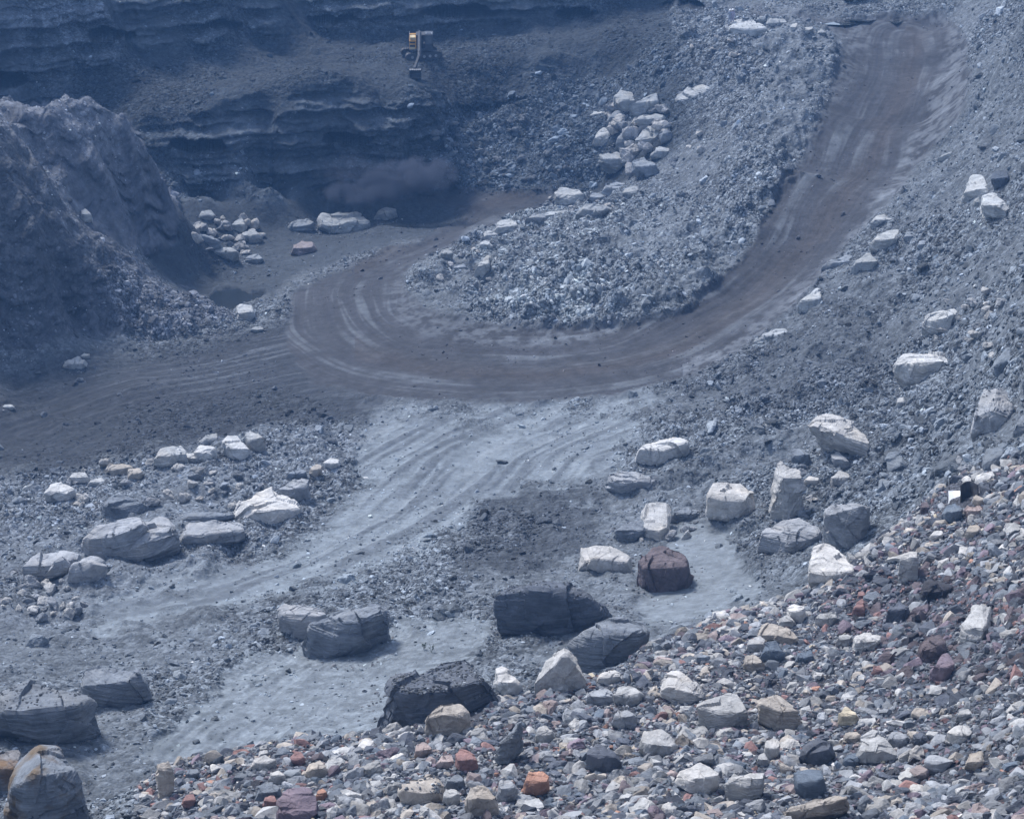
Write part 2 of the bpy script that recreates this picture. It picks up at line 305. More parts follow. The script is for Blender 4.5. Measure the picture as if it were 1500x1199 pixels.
# strata and undercuts on the steep faces
st = Z + nA * .5 + fbm2(X / 40, Y / 40, 2, 8) * 1.2 + .012 * X
strat = np.tanh(5 * noise2(st / 1.5, X / 60, 202)) * .75 + np.tanh(4 * noise2(st / .5, X / 26, 201)) * .3 + noise2(st / .2, X / 12, 203) * .2
block = fbm2(X / 2.8, Z / 1.5, 4, 210, .66) * 1.15 + fbm2(X / 14, Z / 16, 3, 214) * 1.2 + np.tanh(6 * noise2(X / 4.2 + .3 * np.tanh(5 * noise2(st / 1.5, X / 60, 202)), st / 2.4, 216)) * .45
push = STEEP * M_wall * (strat * 1.1 + block) + M_hill * STEEP * (fbm2(X / 2.4, Z / 1.3, 4, 220, .55) * .9 + noise2(st / .7, X / 20, 221) * .5)
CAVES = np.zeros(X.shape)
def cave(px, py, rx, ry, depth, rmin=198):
    """an undercut mined along a seam in the wall, with a mask for its painted shade"""
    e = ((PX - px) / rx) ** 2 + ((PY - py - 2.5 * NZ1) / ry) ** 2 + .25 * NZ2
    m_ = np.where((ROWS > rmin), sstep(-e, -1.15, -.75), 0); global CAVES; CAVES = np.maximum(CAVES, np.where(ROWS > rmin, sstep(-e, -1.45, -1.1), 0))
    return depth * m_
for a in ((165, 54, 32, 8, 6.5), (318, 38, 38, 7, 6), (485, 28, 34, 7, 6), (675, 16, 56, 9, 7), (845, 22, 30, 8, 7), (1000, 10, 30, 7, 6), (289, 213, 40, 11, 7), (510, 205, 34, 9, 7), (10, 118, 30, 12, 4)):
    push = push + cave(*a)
push = push + np.where(ROWS > 205, 3.2 * M_wall * area('590,190 660,160 770,150 690,180 650,215 640,255 590,262', 8, 6), 0)
push = push * sstep(ROWS, 170, 185)
hb = np.clip(M_hill + .75 * M_spoil, 0, 1) * sstep(ROWS, 146, 156)
push += hb * (fbm2(X / 5.5, Z / 4.5 + Y / 12, 3, 320, .5, True) - .2) * 1.5 + hb * fbm2(X / 1.6, Z / 1.0, 3, 325) * .35 + hb * fbm2(X / 2.6, Z / 1.8, 4, 326, .68) * .9
push += hb * np.clip(noise2(X / 9 + Z / 14, Z / 22, 322), -.2, 1) * 1.6
Z = Z + dZ
ZB = Z.copy()
# standing water lies in hollows
POOLS = []
def pool(name, pts, depth, soft, rim):
    global Z
    pts = [tuple(float(v) for v in q.split(',')) for q in pts.split()]
    m = area(pts, soft, soft); big = area(pts, soft * 2, 0) * 0 + area([(p[0] + (p[0] - sum(q[0] for q in pts) / len(pts)) * rim, p[1] + (p[1] - sum(q[1] for q in pts) / len(pts)) * rim * 1.5) for p in pts], soft, soft)
    ok = (m > .5) & (Z < 30); lev = float(np.percentile(Z[ok], 45))
    Z = lerp(Z, np.maximum(Z, lev + .05 + .1 * (1 + NZ2)), big); Z = lerp(Z, lev - depth, m); POOLS.append((name, pts, lev))
pool('pool_water', '303,440 320,431 350,427 388,427 380,440 352,456 328,459 308,449', .35, 3, .25)
pool('puddle_water', '1214,35 1235,31 1262,30 1264,33 1240,36', .05, 1.2, .12)
pool('puddle_water', '1240,29 1262,27 1282,28 1270,31', .05, 1.2, .12)
pool('puddle_water', '1302,30 1320,27 1321,31 1313,34', .05, 1.2, .12)
RP = ROWS + push
X = np.sin(AZG) * RP; Y = np.cos(AZG) * RP
# wall verticals also buckle a little
Z = Z + STEEP * M_wall * fbm2(X / 2, Y / 2, 3, 300) * .25
print('relief', round(time.time() - T0, 1))

# ------------------------------------------------------------------ ground colours (what the ground is made of, plus shade painted in the undercuts)
def c3(r, g, b): return np.array([r, g, b], float)
colr = np.empty(X.shape + (3,)); colr[:] = c3(.125, .132, .146)
def mix(m, c):
    global colr
    colr = colr * (1 - m[..., None]) + c * m[..., None]
mix(M_wall, c3(.072, .082, .098))
band = sstep(np.tanh(5 * noise2(st / 1.9, X / 60, 401)) * .6 + .5 * noise2(st / .6, X / 18, 402), -.1, .6)
mix(M_wall * band * .6, c3(.115, .13, .15))
mix(M_wall * sstep(nA + .4 * NZ2, .12, .7) * .5, c3(.14, .155, .18))
mix(M_wall * area('-100,-60 180,-60 175,20 130,50 0,60 -100,60', 30, 30) * .7, c3(.20, .22, .26))
mix(M_wall * (1 - STEEP) * .92, c3(.028, .034, .043))
mix(M_floor, c3(.05, .056, .066)); mix(M_screeL * .8, c3(.08, .09, .105)); mix(M_scree * .8, c3(.075, .085, .10))
mix(M_flat * .9, c3(.044, .048, .057)); mix(M_hill * .9, c3(.115, .116, .136)); mix((M_hill + .7 * M_spoil) * sstep(NZ1 + .5 * NZ2, .0, .5) * .6, c3(.18, .18, .20)); mix(M_hill * sstep(-NZ1 - .5 * NZ2, .05, .5) * .6, c3(.06, .062, .074)); mix(M_spoil * .9, c3(.085, .087, .102))
mix(M_sprk * sstep(NZ2, -.3, .4) * .7, c3(.19, .19, .21)); mix(M_berm * .7, c3(.145, .152, .17))
mix(M_isle * .8, c3(.155, .163, .178)); mix(M_isleb * sstep(NZ2 + NZ1, -.3, .6) * .6, c3(.25, .257, .262)); mix(M_emb * .6, c3(.15, .157, .172))
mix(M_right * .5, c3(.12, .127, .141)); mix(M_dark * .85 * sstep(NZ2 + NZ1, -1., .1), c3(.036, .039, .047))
mix(M_path, c3(.205, .22, .24)); mix(M_path * sstep(tn, -.04, .22) * .8, c3(.105, .112, .127)); mix(M_path * sstep(-tn, .1, .5) * .4, c3(.29, .30, .315)); mix(M_path * sstep(NZ1 + .6 * NZ2 + .4 * NZ3, 0., .4) * .6, c3(.125, .133, .147))
mix(M_mud * .9, c3(.215, .228, .247)); mix(M_mud * sstep(NZ2 + .5 * NZ1 + .5 * NZ3, .02, .4) * .75, c3(.10, .107, .115)); mix(M_mud * sstep(mn, .12, .4) * .55 * (PX < 800) * sstep(NZ1, -.3, .2), c3(.12, .128, .142)); mix(M_mud * sstep(-mn, .15, .5) * .35 * (PX < 800), c3(.27, .285, .305))
mix(M_road, c3(.054, .053, .06)); mix(M_road * sstep(rn, .0, .45) * .6 * sstep(NZ1 + .4 * NZ2, -.4, .3), c3(.14, .147, .163)); mix(M_road * sstep(-rn, .05, .5) * .6, c3(.042, .041, .047))
mix(M_road * sstep(np.abs(RV + 1.5 + 1.5 * NZ1), 2.6, 0) * .7 * (PX > 520), c3(.056, .048, .048))
mix(M_road * sstep(RV + NZ2, 3.6, 5.5) * .5 * sstep(NZ2 + NZ3, -.3, .2), c3(.15, .155, .172)); mix(M_road * sstep(-RV + NZ2, 4, 6) * .5 * (PX > 1000) * sstep(NZ2 + NZ3, -.3, .2), c3(.19, .195, .215))
mix(M_flat * (1 - M_road) * (1 - M_dark) * sstep(fn, .1, .5) * .5, c3(.12, .127, .142)); mix(M_trk * (1 - M_road) * .75, c3(.036, .038, .046)); mix(M_trk * (1 - M_road) * sstep(fn, .05, .4) * .6 * (1 - .5 * M_dark), c3(.105, .11, .125))
mix(CAVES * .95, c3(.014, .016, .02))  # coal seam black, also standing in for shade inside the undercuts
mix(M_grav, c3(.06, .058, .066))
colr *= c3(.745, .80, .83) * (1 + .3 * NZ2 + .3 * NZ1 + .2 * NZ3)[..., None]
peb = (1 - .6 * SMOOTH) * (1 - .6 * M_trk) * np.clip(1 - .85 * M_road - .6 * M_floor - .85 * M_path - .8 * M_mud - .35 * M_flat - .7 * M_hill - .4 * M_wall * STEEP, .08, 1)
DENS = (1 - .85 * M_trk) * np.clip(1.0 - .96 * M_road - .85 * M_floor - .88 * M_path - .85 * M_mud - .6 * M_flat, 0.02, 1) * (1 + .3 * M_isle + .7 * M_isleb + .6 * M_emb + .4 * M_right + .5 * M_berm + .9 * M_sprk + 1.0 * M_scree + 1.4 * M_screeL) * (1 - .8 * SMOOTH * (1 - M_isleb) * (1 - M_scree)) * (1 - .8 * M_hill) * (1 - .85 * STEEP * M_wall) * (1 - .65 * M_wall * (1 - M_scree)) * (1 - M_grav)

def grid_mesh(name, mask, mat, kind='structure'):
    """the quads of the survey grid under a mask, as one mesh"""
    q = mask[:-1, :-1] | mask[1:, 1:] if False else mask
    ai, ri = np.nonzero(q)
    a = ai * NR + ri; quads = np.stack([a, a + NR, a + NR + 1, a + 1], 1)
    used, inv = np.unique(quads, return_inverse=True); inv = inv.reshape(-1)
    me = bpy.data.meshes.new(name); nv = len(used); nf = len(quads)
    me.vertices.add(nv); me.loops.add(nf * 4); me.polygons.add(nf)
    co = np.stack([X.ravel()[used], Y.ravel()[used], Z.ravel()[used]], 1).astype(np.float32)
    me.vertices.foreach_set('co', co.ravel()); me.loops.foreach_set('vertex_index', inv.astype(np.int32))
    me.polygons.foreach_set('loop_start', np.arange(0, nf * 4, 4, dtype=np.int32))
    me.polygons.foreach_set('use_smooth', np.ones(nf, bool))
    at = me.attributes.new('Col', 'FLOAT_COLOR', 'POINT')
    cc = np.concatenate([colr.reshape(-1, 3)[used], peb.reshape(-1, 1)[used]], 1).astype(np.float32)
    at.data.foreach_set('color', cc.ravel())
    me.update(calc_edges=True); me.materials.append(mat)
    o = bpy.data.objects.new(name, me); COL.objects.link(o); o['kind'] = kind
    return o

# ------------------------------------------------------------------ materials
def new_mat(name, rough=.9):
    m = bpy.data.materials.new(name); m.use_nodes = True; t = m.node_tree; b = t.nodes['Principled BSDF']
    b.inputs['Roughness'].default_value = rough; b.inputs['Specular IOR Level'].default_value = .25
    return m, t, b
def nd(t, kind, **kw):
    x = t.nodes.new(kind)
    for k, v in kw.items(): setattr(x, k, v)
    return x
def math_(t, op, a, b=None, c=None):
    x = nd(t, 'ShaderNodeMath', operation=op)
    for i, v in enumerate((a, b, c)):
        if v is None: continue
        if isinstance(v, (int, float)): x.inputs[i].default_value = v
        else: t.links.new(v, x.inputs[i])
    return x.outputs[0]
def vscale(t, col, fac):
    x = nd(t, 'ShaderNodeVectorMath', operation='SCALE'); t.links.new(col, x.inputs[0])
    if isinstance(fac, (int, float)): x.inputs['Scale'].default_value = fac
    else: t.links.new(fac, x.inputs['Scale'])
    return x.outputs[0]
def maprange(t, v, a, b, c, d):
    x = nd(t, 'ShaderNodeMapRange'); t.links.new(v, x.inputs[0])
    for i, k in enumerate((a, b, c, d)): x.inputs[i + 1].default_value = k
    return x.outputs[0]
def ground_mat(name, s1=2.6, s2=7.0, var=1.0, bump=.9):
    """loose pebbly ground: per-pebble tone from cells, colour from the ground's own colour map"""
    m, t, b = new_mat(name, .92)
    at = nd(t, 'ShaderNodeAttribute', attribute_name='Col'); geo = nd(t, 'ShaderNodeNewGeometry')
    fac = None; hs = None
    for sc, k in ((s1, .55), (s2, .5)):
        v = nd(t, 'ShaderNodeTexVoronoi'); v.inputs['Scale'].default_value = sc; t.links.new(geo.outputs['Position'], v.inputs['Vector'])
        sep = nd(t, 'ShaderNodeSeparateColor'); t.links.new(v.outputs['Color'], sep.inputs[0])
        g = math_(t, 'POWER', sep.outputs[0], 2.2)
        g = maprange(t, g, 0, 1, -.62 * k, 1.9 * k * var)
        fac = g if fac is None else math_(t, 'ADD', fac, g)
        g = None
        h = math_(t, 'MULTIPLY', math_(t, 'SUBTRACT', 1.0, v.outputs['Distance']), math_(t, 'MULTIPLY_ADD', sep.outputs[1], .8 / sc, .2 / sc))
        hs = h if hs is None else math_(t, 'ADD', hs, h)
    n = nd(t, 'ShaderNodeTexNoise'); n.inputs['Scale'].default_value = 1.3; n.inputs['Detail'].default_value = 8; n.inputs['Roughness'].default_value = .7; t.links.new(geo.outputs['Position'], n.inputs['Vector'])
    f = math_(t, 'MULTIPLY_ADD', fac, at.outputs['Alpha'], 1.0)
    f = math_(t, 'MULTIPLY', f, maprange(t, n.outputs[0], .3, .7, .7, 1.3))
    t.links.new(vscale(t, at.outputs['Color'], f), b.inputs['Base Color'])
    bp = nd(t, 'ShaderNodeBump'); bp.inputs['Strength'].default_value = bump; bp.inputs['Distance'].default_value = 1.0
    hh = math_(t, 'ADD', math_(t, 'MULTIPLY', hs, at.outputs['Alpha']), math_(t, 'MULTIPLY', n.outputs[0], .12))
    t.links.new(hh, bp.inputs['Height']); t.links.new(bp.outputs[0], b.inputs['Normal'])
    return m
MG = ground_mat('rubbly_ground'); MR = ground_mat('haul_road_dirt', 5, 14, .9, .6); MV_ = ground_mat('gravel_bank_soil', 5, 12, 1.2, .6)
inner = lambda m: m[:-1, :-1]
isroad = inner(M_road) > .5
ispath = (inner(M_path) > .5) & ~isroad
isgrav = (inner(M_grav) > .5) & ~isroad & ~ispath
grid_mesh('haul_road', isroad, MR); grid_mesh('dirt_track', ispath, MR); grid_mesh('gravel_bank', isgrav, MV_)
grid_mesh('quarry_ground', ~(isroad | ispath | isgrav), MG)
print('ground', round(time.time() - T0, 1))
# ------------------------------------------------------------------ stone materials (tone is set stone by stone)
def stone_mat(name, layered=False, stuff=False, rust=0):
    m, t, b = new_mat(name, .85)
    if stuff:
        at = nd(t, 'ShaderNodeAttribute', attribute_name='Col'); base = at.outputs['Color']
    else:
        oi = nd(t, 'ShaderNodeObjectInfo'); base = oi.outputs['Color']
    geo = nd(t, 'ShaderNodeNewGeometry'); pos = geo.outputs['Position']
    n1 = nd(t, 'ShaderNodeTexNoise'); n1.inputs['Scale'].default_value = 1.1; n1.inputs['Detail'].default_value = 9; n1.inputs['Roughness'].default_value = .68
    n2 = nd(t, 'ShaderNodeTexNoise'); n2.inputs['Scale'].default_value = 3.5; n2.inputs['Detail'].default_value = 8; n2.inputs['Roughness'].default_value = .75
    if layered:
        mp = nd(t, 'ShaderNodeMapping'); mp.inputs['Rotation'].default_value = (.35, .25, .3); mp.inputs['Scale'].default_value = (.3, .4, 4.0)
        t.links.new(pos, mp.inputs[0]); t.links.new(mp.outputs[0], n2.inputs['Vector'])
    else: t.links.new(pos, n2.inputs['Vector'])
    t.links.new(pos, n1.inputs['Vector'])
    f = math_(t, 'MULTIPLY', maprange(t, n1.outputs[0], .32, .68, .68, 1.25), maprange(t, n2.outputs[0], .3, .7, .75, 1.22))
    col = vscale(t, base, f)
    if rust or not stuff:
        n3 = nd(t, 'ShaderNodeTexNoise'); n3.inputs['Scale'].default_value = .55 if not rust else .8; n3.inputs['Detail'].default_value = 6; t.links.new(pos, n3.inputs['Vector'])
        mx = nd(t, 'ShaderNodeMix', data_type='RGBA', blend_type='MULTIPLY'); mx.inputs['B'].default_value = (.75, .48, .25, 1) if rust else (.95, .88, .79, 1)
        t.links.new(maprange(t, n3.outputs[0], .5, .64, 0, .9) if rust else maprange(t, n3.outputs[0], .5, .7, 0, .7), mx.inputs['Factor']); t.links.new(col, mx.inputs['A']); col = mx.outputs['Result']
    t.links.new(col, b.inputs['Base Color'])
    bp = nd(t, 'ShaderNodeBump'); bp.inputs['Strength'].default_value = .55; bp.inputs['Distance'].default_value = .35
    t.links.new(math_(t, 'ADD', n2.outputs[0], math_(t, 'MULTIPLY', n1.outputs[0], .6)), bp.inputs['Height']); t.links.new(bp.outputs[0], b.inputs['Normal'])
    return m
MS = stone_mat('stone'); ML = stone_mat('layered_stone', True); MX = stone_mat('loose_stone', False, True); MRU = stone_mat('rust_stained_slate', True, False, 1)

def subdivide(v, f, k):
    for _ in range(k):
        e = np.sort(np.concatenate([f[:, [0, 1]], f[:, [1, 2]], f[:, [2, 0]]]), 1)
        key = e[:, 0].astype(np.int64) * 10000000 + e[:, 1]
        u, idx, inv = np.unique(key, return_index=True, return_inverse=True); inv = inv.reshape(-1)
        mid = v[e[idx]].mean(1); m = inv + len(v); nf = len(f); v = np.concatenate([v, mid])
        a, b, c = m[:nf], m[nf:2 * nf], m[2 * nf:]
        f = np.concatenate([np.stack([f[:, 0], a, c], 1), np.stack([a, f[:, 1], b], 1), np.stack([c, b, f[:, 2]], 1), np.stack([a, b, c], 1)])
    return v, f
def relax(v, f, n, k=.5):
    e = np.concatenate([f[:, [0, 1]], f[:, [1, 2]], f[:, [2, 0]]]); e = np.concatenate([e, e[:, ::-1]])
    cnt = np.bincount(e[:, 0], minlength=len(v)).astype(float)
    for _ in range(n):
        s = np.stack([np.bincount(e[:, 0], v[e[:, 1], i], minlength=len(v)) for i in range(3)], 1)
        v = v * (1 - k) + k * s / cnt[:, None]
    return v
def vnormals(v, f):
    fn = np.cross(v[f[:, 1]] - v[f[:, 0]], v[f[:, 2]] - v[f[:, 0]]); o = np.zeros_like(v)
    for k in range(3):
        for i in range(3): o[:, i] += np.bincount(f[:, k], fn[:, i], minlength=len(v))
    return o / (np.linalg.norm(o, axis=1)[:, None] + 1e-12)
def hull(pts):
    bm = bmesh.new(); vs = [bm.verts.new(p) for p in pts]
    r = bmesh.ops.convex_hull(bm, input=vs)
    bad = set(g for g in r['geom_interior'] + r['geom_unused'] if isinstance(g, bmesh.types.BMVert))
    bmesh.ops.delete(bm, geom=list(bad), context='VERTS')
    bmesh.ops.triangulate(bm, faces=bm.faces); bmesh.ops.recalc_face_normals(bm, faces=bm.faces)
    bm.verts.index_update(); v = np.array([q.co[:] for q in bm.verts]); f = np.array([[q.index for q in x.verts] for x in bm.faces]); bm.free()
    return v, f
def weather(v, f, size, seed, k=4, lay=0.0, rgh=1.0, chips=9, edge=1):
    """breaks a plain hull into a weathered rock: softened edges, chipped planes, fractal relief, bedding"""
    rng = np.random.RandomState(seed)
    v, f = subdivide(v, f, k)
    c = v.mean(0)
    v = relax(v, f, 1, .35) if k > 2 else v
    for i in range(min(chips, 5)):
        nrm = rng.normal(size=3); nrm /= np.linalg.norm(nrm); nrm[2] = abs(nrm[2]) * .7
        nrm /= np.linalg.norm(nrm)
        d = (v - c) @ nrm; lim = d.max() * rng.uniform(.84, .97)
        v = v - nrm * np.maximum(0, d - lim)[:, None] * .9
    n = vnormals(v, f); lo, hi = v.min(0), v.max(0); d = np.zeros(len(v))
    for cnt, am in ((9, .12), (26, .075), (90, .04)):
        sd_ = rng.uniform(lo, hi, (cnt, 3)); gv = rng.normal(size=(cnt, 3)); gv /= np.linalg.norm(gv, axis=1)[:, None]; of = rng.uniform(-1, 1, cnt)
        vw = v + .025 * size * np.stack([noise3(v / size * 3 + q, 3) for q in (1, 5, 9)], 1)
        ix = np.argmin(((vw[:, None] - sd_[None]) ** 2).sum(2), 1) if len(v) * cnt < 3e6 else np.concatenate([np.argmin(((c_[:, None] - sd_[None]) ** 2).sum(2), 1) for c_ in np.array_split(vw, 6)])
        d += am * (((v - sd_[ix]) * gv[ix]).sum(1) / size * 1.1 + of[ix] * .14) * min(rgh, 1.3)
        if k < 4 and cnt > 20: break
    p = (v / size) * 3.0 + seed * 3.1
    d += fbm3(p, 5, seed % 97, .6) * .045 * rgh
    if lay:
        a = rng.uniform(-.35, .35, 2); h = (v[:, 2] + v[:, 0] * a[0] + v[:, 1] * a[1]) / size + .012 * fbm3(p, 2, 3)
        q = np.stack([h * 30, v[:, 0] / size * .35 + seed, v[:, 1] / size * .35], 1)
        tb = rng.uniform(-1, 1, 64); hb_ = h * 9 + .25 * noise3(p * 1.5, 4); d += lay * .028 * tb[np.floor(hb_).astype(int) % 64]
        d += lay * (.006 * np.tanh(9 * noise3(q, 7)) + .006 * noise3(q * np.array([3, 1.5, 1.5]), 8))
    return v + n * (np.clip(d, -.075, .055) * size)[:, None], f
def to_mesh(name, v, f, mats, flat=True):
    me = bpy.data.meshes.new(name); nf = len(f)
    me.vertices.add(len(v)); me.loops.add(nf * 3); me.polygons.add(nf)
    me.vertices.foreach_set('co', v.astype(np.float32).ravel()); me.loops.foreach_set('vertex_index', f.astype(np.int32).ravel())
    me.polygons.foreach_set('loop_start', np.arange(0, nf * 3, 3, dtype=np.int32)); me.polygons.foreach_set('use_smooth', np.full(nf, not flat))
    me.update(calc_edges=True)
    for m in (mats if isinstance(mats, (list, tuple)) else [mats]): me.materials.append(m)
    return me

TONE = {'white': (.48, .465, .45), 'pale': (.385, .38, .375), 'grey': (.30, .31, .33), 'slate': (.18, .198, .225), 'dark': (.10, .11, .135), 'black': (.05, .05, .06), 'beige': (.38, .34, .30),
        'brick': (.25, .15, .14), 'orange': (.38, .215, .16), 'maroon': (.125, .103, .112), 'mauve': (.20, .16, .19), 'pink': (.33, .27, .26), 'blue': (.12, .145, .18), 'gold': (.50, .43, .32), 'rusty': (.20, .19, .19), 'coal': (.098, .11, .135)}
TOPS = []
PLACED = []     # every stone set down: px, py, half width, half height, short label
def rock(label, tone, pts, ridge=None, short=None, name='boulder', lay=0.0, rgh=1.0, cat='boulder', h=None, k=None, group=None, seed=None, mat=None):
    """a boulder from its surveyed outline: foot on the ground, front face, top face running back, its own thickness"""
    if isinstance(pts, str): pts = [tuple(float(a) for a in q.split(',')) for q in pts.split()]
    if isinstance(ridge, str): ridge = [tuple(float(a) for a in q.split(',')) for q in ridge.split()]
    xs = [p[0] for p in pts]; ys = [p[1] for p in pts]; x0, x1, y0, y1 = min(xs), max(xs), min(ys), max(ys); W = x1 - x0; H = y1 - y0; cx = (x0 + x1) / 2
    seed = seed or int(cx * 7 + y1 * 3) % 9973; rng = np.random.RandomState(seed)
    low = [p for p in pts if p[1] > y1 - .25 * H]; bx = sum(p[0] for p in low) / len(low)
    g = hit(min(max(bx, -180), 1680), min(y1 - .06 * H, 1290)); r0 = math.hypot(g[0], g[1])
    sc = FPX / math.hypot(r0, CAMZ - g[2])
    if ridge is None:
        ry = y0 + H * .45
        ridge = [(x0 + W * .12, ry + H * rng.uniform(-.05, .1)), (x0 + W * .4, ry + H * rng.uniform(.02, .16)), (x0 + W * .68, ry + H * rng.uniform(-.02, .14)), (x0 + W * .9, ry + H * rng.uniform(-.12, .06))]
    def at(px, py, r):
        d = ray(px, py); kk = r / math.hypot(d[0], d[1]); return np.array([d[0] * kk, d[1] * kk, CAMZ + d[2] * kk])
    def edge_y(px):
        return np.interp(px, [q[0] for q in ridge], [q[1] for q in ridge])
    V = []; rid = [at(q[0], q[1], r0 + .12 * W / sc * (abs(q[0] - cx) / (W / 2)) ** 2) for q in ridge]
    zr = np.mean([q[2] for q in rid])
    for q in rid: V.append(q)
    back = []
    for px, py in pts:
        if py >= edge_y(px):
            rr = r0 + (.22 * W / sc) * ((px - cx) / (W / 2)) ** 2 - .0 * W
            if py > y1 - .35 * H: rr -= .02 * W / sc
            V.append(at(px, py, rr)); V.append(at(px, py, rr + .5 * W / sc) - np.array([0, 0, .3 * W / sc]) if py > y1 - .5 * H else at(px, py, rr + .3 * W / sc))
        else:
            d = ray(px, py); t = (zr - CAMZ) / d[2]; rr = t * math.hypot(d[0], d[1])
            rr = min(max(rr, r0 + .12 * W / sc), r0 + 1.25 * W / sc + .25 * H / sc)
            gh = hit(min(max(px, -180), 1680), py); rr = max(min(rr, math.hypot(gh[0], gh[1]) - .05 * W / sc), r0 - .15 * W / sc)   # never swallowed by a rising slope
            q = at(px, py, rr); V.append(q); back.append(q); V.append(np.array([q[0] * 1.0, q[1], g[2] - .15 * H / sc]) * np.array([1 - .02 * (px - cx) / W * 0, 1, 1]))
    V = np.array(V); base = min(g[2], V[:, 2].min()) - .06 * H / sc
    v, f = hull(V)
    size = max(W, H) / sc
    if k is None: k = 5 if W > 60 else 4 if W > 24 else 3
    if len(f) > 90 and k > 4: k = 4
    lo, hi = v.min(0), v.max(0); size = min(size, 1.25 * float(np.prod(hi - lo)) ** (1 / 3))
    v, f = weather(v, f, size, seed, k, lay, rgh)
    lo2, hi2 = v.min(0), v.max(0); v = lo + (v - lo2) * ((hi - lo) / (hi2 - lo2))
    org = np.array([v[:, 0].mean(), v[:, 1].mean(), g[2]])
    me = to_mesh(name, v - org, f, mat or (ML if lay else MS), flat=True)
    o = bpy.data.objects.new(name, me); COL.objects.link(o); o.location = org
    tc = TONE[tone] if isinstance(tone, str) else tone; j = rng.uniform(.9, 1.1) * (1 if r0 < 150 else .8); fb = float(sstep(r0, 95, 150)); tc = (tc[0] * (1 - .1 * fb), tc[1] * (1 - .03 * fb), tc[2] * (1 + .04 * fb)); o.color = (tc[0] * j, tc[1] * j, tc[2] * j, 1); o['kind'] = 'thing'  # far boulders toned darker and bluer, distance haze put into their colour
    o['label'] = label; o['category'] = cat
    if group: o['group'] = group
    if short in ('huge dark boulder', 'rubble topped boulder', 'dusty topped slab', 'big crest slab', 'triangular rock', 'chip strewn slab'):
        nn = vnormals(v, f); up = np.nonzero((nn[:, 2] > .72) & (v[:, 2] > np.percentile(v[:, 2], 55)))[0]
        if len(up): TOPS.append((v[up[rng.randint(0, len(up), int(W * (2.2 if 'rubble' in short else .7)))]], short))
    PLACED.append((cx, (y0 + y1) / 2, W / 2, H / 2, short, r0))
    return o
